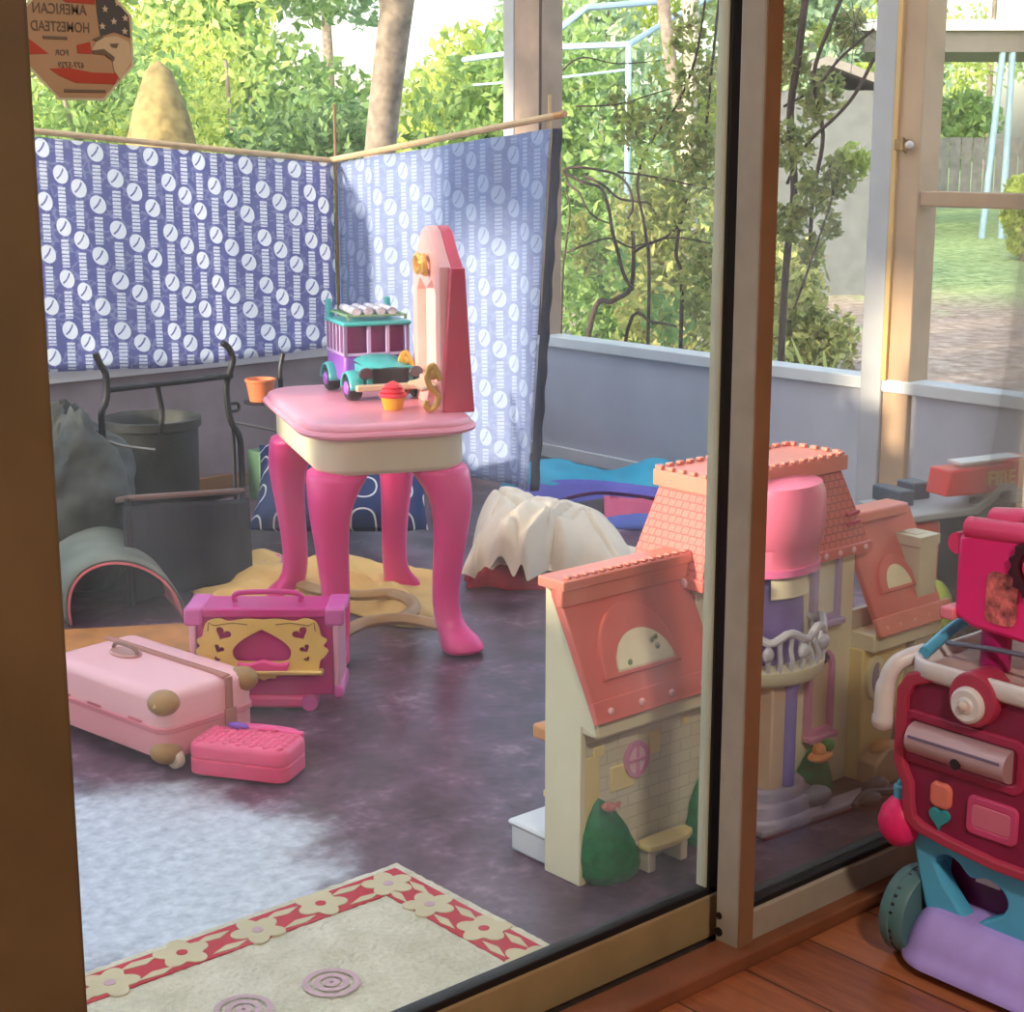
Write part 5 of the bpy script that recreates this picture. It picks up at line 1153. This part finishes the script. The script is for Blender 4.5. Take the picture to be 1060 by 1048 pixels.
rg = MB(); rg.grid(lambda a, b: (X0+(X1-X0)*a, Y0+(Y1-Y0)*b, .010+.002*(hash2(round(a*160), round(b*60))-.5)), 160, 60, uv=lambda a, b: (a*1.26, b*.45))
rg.box(X0, X1, Y0, Y1, 0, .0085)
rg.mat = 1; e = .016; bw_ = .088
rg.box(X0+.02, X1-e, Y1-bw_, Y1-e, .004, .0122).box(X1-bw_, X1-e, Y0+.01, Y1-bw_, .004, .0122)
def flower(cx, cy, r, seed, rot=0):
    rr = random.Random(seed); pts = []
    for k in range(40):
        a = 2*PI*k/40; q = r*(.62+.38*abs(math.cos(2.5*a+rot))); pts.append((cx+q*math.cos(a), cy+q*math.sin(a)))
    rg.mat = 3; rg.prism(pts, .005, .0135, 'xy')
    rg.mat = 1 if seed % 2 else 2; rg.prism(circ(r*.2, 12, cx, cy), .005, .0142, 'xy')
k = 0
for i, x in enumerate(np.arange(1.50, .35, -.125)):
    flower(x-.0, Y1-.052+(.006 if i % 2 else -.006), .044, i, i)
for i, y in enumerate((1.93, 1.81, 1.69)): flower(X1-.052+(.006 if i % 2 else -.006), y, .044, 20+i, i)
rg.mat = 3
for i, x in enumerate(np.arange(1.4375, .35, -.125)):
    rg.prism([(x-.035,Y1-.035),(x-.01,Y1-.024),(x+.03,Y1-.03),(x+.005,Y1-.042)], .005, .0132, 'xy'); rg.prism([(x-.03,Y1-.08),(x,Y1-.068),(x+.034,Y1-.074),(x+.01,Y1-.084)], .005, .0132, 'xy')
for i, y in enumerate((1.99,1.87,1.75)):
    rg.prism([(X1-.035,y-.03),(X1-.024,y),(X1-.03,y+.03),(X1-.042,y)], .005, .0132, 'xy'); rg.prism([(X1-.08,y-.03),(X1-.068,y),(X1-.074,y+.03),(X1-.084,y)], .005, .0132, 'xy')
rg.mat = 2
for px, py in ((343, 1018), (252, 1046)):
    p = PZ(px, py, .012)
    for r in (.042, .026, .012):
        o = circ(r, 28, p.x, p.y); i_ = circ(r-.009, 28, p.x, p.y)
        nn = 28; rg.add([(a, b, .0135) for a, b in o]+[(a, b, .0135) for a, b in i_], [(q, (q+1) % nn, nn+(q+1) % nn, nn+q) for q in range(nn)])
p = PZ(300, 1000, .012); 
o = rg.build('rug', [RUGC, RUGR, RUGP, RUGL], None, loc=(1.0, 1.86, 0), fix=False, smooth=0)
tag(o, 'cream rug with a red floral border lying inside the glass door', 'rug')
# ================================================================== DECAL ON THE GLASS
dc = PY(82, 40, 1.578); R = (dc.z-PY(82, 104, 1.578).z)/math.cos(PI/8)
DK = thing('window_sticker', 'octagonal flag and eagle sticker on the door glass seen from behind', 'sticker', (dc.x, 1.578, dc.z))
DKM = Matrix.Translation((dc.x, 1.5795, dc.z)) @ RX90
def dk(loops, name, mat, lev, p=None): return MB().merge(curve_mesh(loops, .0005), DKM @ Matrix.Translation((0,0,.0006*lev))).build(name, mat, p or DK, smooth=0)
octo = lambda r: [(r*math.cos(PI/8+PI/4*i), r*math.sin(PI/8+PI/4*i)) for i in range(8)]
vin = lambda n, c: pbr(n, c, .5, var=.03)
dk([octo(R)], 'white_border', pbr('sticker border', (226,224,196), .5, trans=.4), 0)
dk([octo(R*.955)], 'sticker_field', pbr('sticker beige', (204,170,136), .5, trans=.25), 1)
A = R*math.cos(PI/8)*.95
red = pbr('sticker red', (204,84,66), .5, trans=.25); dkb = pbr('sticker slate', (84,86,88), .5, trans=.1); ink = pbr('sticker ink', (112,98,84), .5)
def clip8(pts):   # keep inside the octagon
    o = []
    for x, y in pts:
        for i in range(8):
            a = PI/4*i; d = x*math.cos(a)+y*math.sin(a)
            if d > A: x -= (d-A)*math.cos(a); y -= (d-A)*math.sin(a)
        o.append((x, y))
    return o
u = R/100
dk([clip8([(-70*u,88*u),(-40*u,82*u),(-15*u,62*u),(30*u,60*u),(30*u,52*u),(-18*u,53*u),(-50*u,70*u),(-75*u,78*u)])], 'red_stripe', red, 2)
dk([clip8([(-92*u,0),(-75*u,-8*u),(-52*u,-24*u),(-92*u,-26*u)])], 'red_stripe', red, 2)
dk([clip8([(-52*u,-46*u),(-20*u,-44*u),(20*u,-50*u),(66*u,-50*u),(58*u,-68*u),(-10*u,-66*u),(-36*u,-56*u)])], 'red_stripe', red, 2)
dk([clip8([(-5*u,-10*u),(18*u,-4*u),(20*u,-22*u),(-4*u,-22*u)])], 'red_stripe', red, 2)
dk([clip8([(30*u,92*u),(60*u,88*u),(92*u,40*u),(92*u,4*u),(60*u,12*u),(36*u,4*u),(32*u,40*u)])], 'star_field', dkb, 2)
def star(cx, cy, r): return [((r if k % 2 == 0 else r*.42)*math.sin(PI*k/5)+cx, (r if k % 2 == 0 else r*.42)*math.cos(PI*k/5)+cy) for k in range(10)]
dk([star(x*u, y*u, 6*u) for x, y in ((46,46),(60,28),(40,20),(68,56),(78,14),(56,68),(80,34))], 'stars', pbr('sticker star', (210,196,170), .5), 3)
dk([[(20*u,-16*u),(28*u,-4*u),(44*u,4*u),(64*u,6*u),(84*u,-2*u),(88*u,-30*u),(66*u,-60*u),(56*u,-46*u),(54*u,-30*u),(40*u,-22*u),(24*u,-22*u)]], 'eagle_head', pbr('sticker eagle', (206,186,154), .5), 3)
dk([[(20*u,-17*u),(40*u,-14*u),(58*u,-26*u),(56*u,-32*u),(40*u,-22*u),(22*u,-21*u)], [(50*u,-6*u),(66*u,-5*u),(62*u,-12*u),(54*u,-11*u)], [(22*u,0),(36*u,6*u),(40*u,4*u),(28*u,-2*u)]], 'eagle_lines', ink, 4)
FL = Matrix.Diagonal((-1,1,1,1))
for tx_, sz, x, y, sxx in (('AMERICAN', 22, -30, 42, .82), ('HOMESTEAD', 21, -30, 16, .80), ('FOR', 12, -30, -22, 1), ('677-5729', 12, -16, -40, .95)):
    MB().merge(text_mesh(tx_, sz*u, .0004), DKM @ Matrix.Translation((x*u, y*u, .0016)) @ FL @ Matrix.Diagonal((sxx,1,1,1))).build('lettering', ink, DK, smooth=0)
dk([[(-30*u,-80*u),(40*u,-80*u),(40*u,-76*u),(-30*u,-76*u)]], 'fine_print', ink, 3)
dk([[(-60*u,-2*u),(-20*u,-2*u),(-20*u,2*u),(-60*u,2*u)]], 'fine_print', ink, 3)
# ================================================================== CHAIR, BIN, POT behind
iron = pbr('black wrought iron', (34,32,34), .5, .3); 
ch = thing('patio_chair', 'black wrought iron patio chair with a dark cloth hung over its seat below the curtain', 'chair', (2.2,3.9,0))
YB = 4.12
def cb(px, py, y=YB): return PY(px, py, y)
for pp in ([(99,366),(104,378),(109,386),(111,404),(109,418),(105,430),(108,470),(112,520)], [(230,355),(237,361),(241,374),(235,395),(235,412),(239,436),(248,453),(250,480),(251,508)]):
    MB().tube(smooth_path([cb(*p) for p in pp], 5), .0095, 10).build('back_post', iron, ch)
MB().tube([cb(111,404), cb(240,389)], .0085, 10).build('top_rail', iron, ch)
MB().tube(smooth_path([cb(163,398), cb(165,410), cb(168,428), cb(166,450)], 4), .0075, 8).build('splat', iron, ch)
MB().tube(smooth_path([cb(239,418), cb(246,418), cb(247,424), cb(241,426)], 5), .0045, 8).build('scroll', iron, ch)
MB().tube(smooth_path([cb(112,457), cb(128,462), cb(160,466)], 4), .0045, 8).build('back_strap', pbr('dull steel', (150,142,128), .4, .6), ch)
for a in (PY(132,516,3.84), PY(251,508,3.84)):
    MB().tube([(a.x, a.y, 0), (a.x, a.y, a.z)], .009, 8).build('leg', iron, ch)
a = PY(132,516,3.84); b = PY(251,508,3.84); c = cb(112,520); d = cb(251,508)
MB().tube([a, b, d, c, a], .008, 8).build('seat_frame', pbr('rusty seat edge', (130,102,92), .5, .2), ch)
for q in (c, d): MB().tube([(q.x, q.y, 0), q], .009, 8).build('leg', iron, ch)
dcloth = cloth('charcoal cloth', (58,60,66))
MB().grid(lambda u_, v_: (a.x-.02+(b.x-a.x+.02)*u_, a.y-.012+.010*math.sin(u_*23)*(1-v_)+.02*math.sin(u_*5), .012+(a.z-.018-.012+(b.z-a.z)*u_)*v_), 40, 16).build('seat_cloth', dcloth, ch, fix=False, solid=.004)
MB().grid(lambda u_, v_: ((a.lerp(b, u_)).lerp(c.lerp(d, u_), v_)-Vector((0,0,.006+.02*math.sin(PI*u_)*math.sin(PI*v_)))), 16, 12).build('seat_pad', dcloth, ch, fix=False, solid=.006)
# second iron post (side table) with an orange pot
st2 = thing('plant_stand', 'thin black iron plant stand behind the toy vanity', 'plant stand', (2.75,4.45,0))
YS = 4.55
pp = [PY(293,366,YS), PY(290,385,YS), PY(291,410,YS), PY(290,450,YS), PY(290,530,YS)]; pp[-1].z = 0
MB().tube(smooth_path(pp, 4), .008, 8).build('post', iron, st2)
ps = PY(272, 416, YS)
MB().lathe([(.055,-.006),(.058,-.003),(.055,.0),(.001,.0)], 20, Matrix.Translation((ps.x, ps.y+.01, ps.z))).build('shelf_ring', iron, st2)
MB().tube([(ps.x, ps.y, ps.z-.004), (pp[2].x, pp[2].y, ps.z-.004)], .005, 8).build('arm', iron, st2)
q0 = PY(241,437,YS); q1 = PY(290,447,YS); MB().tube([q0, q1], .004, 8).build('cross_wire', pbr('dull steel', (150,142,128), .4, .6), st2)
q2 = Vector((q0.x, q0.y, 0)); MB().tube([q2, q0], .006, 8).build('post', iron, st2)
o = MB().lathe([(.001,0),(.036,0),(.046,.062),(.050,.064),(.050,.072),(.044,.072),(.040,.064),(.034,.01),(.001,.01)], 24, Matrix.Translation((ps.x, ps.y+.01, ps.z+.002))).build('flower_pot', pbr('orange terracotta', (224,120,72), .6), None, loc=(ps.x, ps.y+.01, ps.z+.002))
tag(o, 'orange flower pot on the iron stand behind the toy vanity', 'flower pot')
bc = PY(156, 432, 4.45)
bi = thing('planter_bin', 'round black planter behind the iron patio chair', 'planter', (bc.x, 4.45, 0))
MB().lathe([(.12,0),(.135,.02),(.14,bc.z-.03),(.150,bc.z-.025),(.150,bc.z),(.140,bc.z+.002),(.132,bc.z-.01),(.126,bc.z-.06),(.001,bc.z-.06)], 32, Matrix.Translation((bc.x, 4.45, 0))).build('pot', pbr('black planter plastic', (50,50,46), .6, var=.25, bump=.3), bi)
MB().lathe([(.001,bc.z-.055),(.126,bc.z-.055)], 20, Matrix.Translation((bc.x, 4.45, 0))).build('soil', pbr('dark soil', (58,48,40), .95), bi)
# dark cushion bag left
gb = PY(92, 500, 4.1)
mb = MB()
mb.grid(lambda a_, b_: (lambda th, ph, q: (gb.x-.02+.19*q*math.sin(ph)*math.cos(th), 4.17+.17*q*math.sin(ph)*math.sin(th), max(0, .22-.25*q*math.cos(ph)*(1+.25*math.sin(th*3)*math.sin(ph)))))(2*PI*a_, PI*(.001+.998*b_), .78+.5*fbm(abs(a_*2-1)*5, b_*6)), 60, 36)
o = mb.build('garbage_bag', pbr('charcoal bag plastic', (70,72,66), .55, var=.3, scale=14, bump=.8, bscale=16), None, loc=(gb.x-.02, 4.16, 0))
tag(o, 'bulging charcoal bag beside the brown jamb below the curtain', 'bag')
gp = PY(285, 480, 4.75); 
o = MB().box(gp.x-.08, gp.x+.05, 4.72, 4.80, 0, .17).build('storage_box', pbr('dull green box', (70,104,78), .6), None, loc=(gp.x, 4.76, 0), bevel=.006); tag(o, 'dull green box on the floor behind the plant stand', 'box')
# ================================================================== LIGHT, CAMERA
w = bpy.data.worlds.new('sky'); bpy.context.scene.world = w; w.use_nodes = True
nt = w.node_tree; nt.nodes.clear(); sk = nt.nodes.new('ShaderNodeTexSky'); sk.sky_type = 'NISHITA'; sk.sun_disc = False
sk.sun_elevation = math.radians(32); sk.sun_rotation = math.radians(250); sk.air_density = 1.2; sk.dust_density = 3
bg = nt.nodes.new('ShaderNodeBackground'); bg.inputs[1].default_value = WORLD_STR; ow = nt.nodes.new('ShaderNodeOutputWorld')
nt.links.new(sk.outputs[0], bg.inputs[0]); nt.links.new(bg.outputs[0], ow.inputs[0])
sl_ = bpy.data.lights.new('sun', 'SUN'); sl_.energy = SUN_STR; sl_.angle = math.radians(2.5); sl_.color = (1,.86,.66)
so = bpy.data.objects.new('sun', sl_); C.objects.link(so)
sd_ = Vector((math.cos(math.radians(SUN_AZ))*math.cos(math.radians(SUN_EL)), math.sin(math.radians(SUN_AZ))*math.cos(math.radians(SUN_EL)), math.sin(math.radians(SUN_EL))))
so.rotation_euler = sd_.to_track_quat('Z', 'Y').to_euler()
# fill lamp with a fixture, added behind the camera to brighten the indoor side
lm = thing('added_fill_lamp', 'round white fill lamp added to the room ceiling', 'lamp', (.6,-.6,2.42))
MB().lathe([(.001,-.09),(.10,-.075),(.15,-.04),(.16,0)], 28).build('fill_lamp_shade', pbr('fill lamp glass', (250,240,220), .4, trans=.6), lm, world=False)
pl_ = bpy.data.lights.new('indoor fill', 'AREA'); pl_.shape = 'DISK'; pl_.size = .3; pl_.energy = FILL_LAMP; pl_.color = (1,.88,.74)
po = bpy.data.objects.new('added_fill_light', pl_); po.location = (.6,-.6,2.31); C.objects.link(po)
cam = bpy.data.cameras.new('camera'); cam.sensor_width = 36; cam.sensor_fit = 'HORIZONTAL'; cam.lens = F/1060*36; cam.clip_start = .02; cam.clip_end = 300
cobj = bpy.data.objects.new('camera', cam); C.objects.link(cobj); cobj.location = (0,0,CH)
cobj.rotation_euler = (PI/2-PITCH, 0, TH-PI/2)
S = bpy.context.scene; S.camera = cobj
S.view_settings.view_transform = 'Standard'; S.view_settings.look = 'None'; S.view_settings.gamma = 1; S.view_settings.use_curve_mapping = False
S.view_settings.exposure = EXPO
S.cycles.max_bounces = 10; S.cycles.transparent_max_bounces = 24; S.cycles.sample_clamp_indirect = 6
S.cycles.use_denoising = True
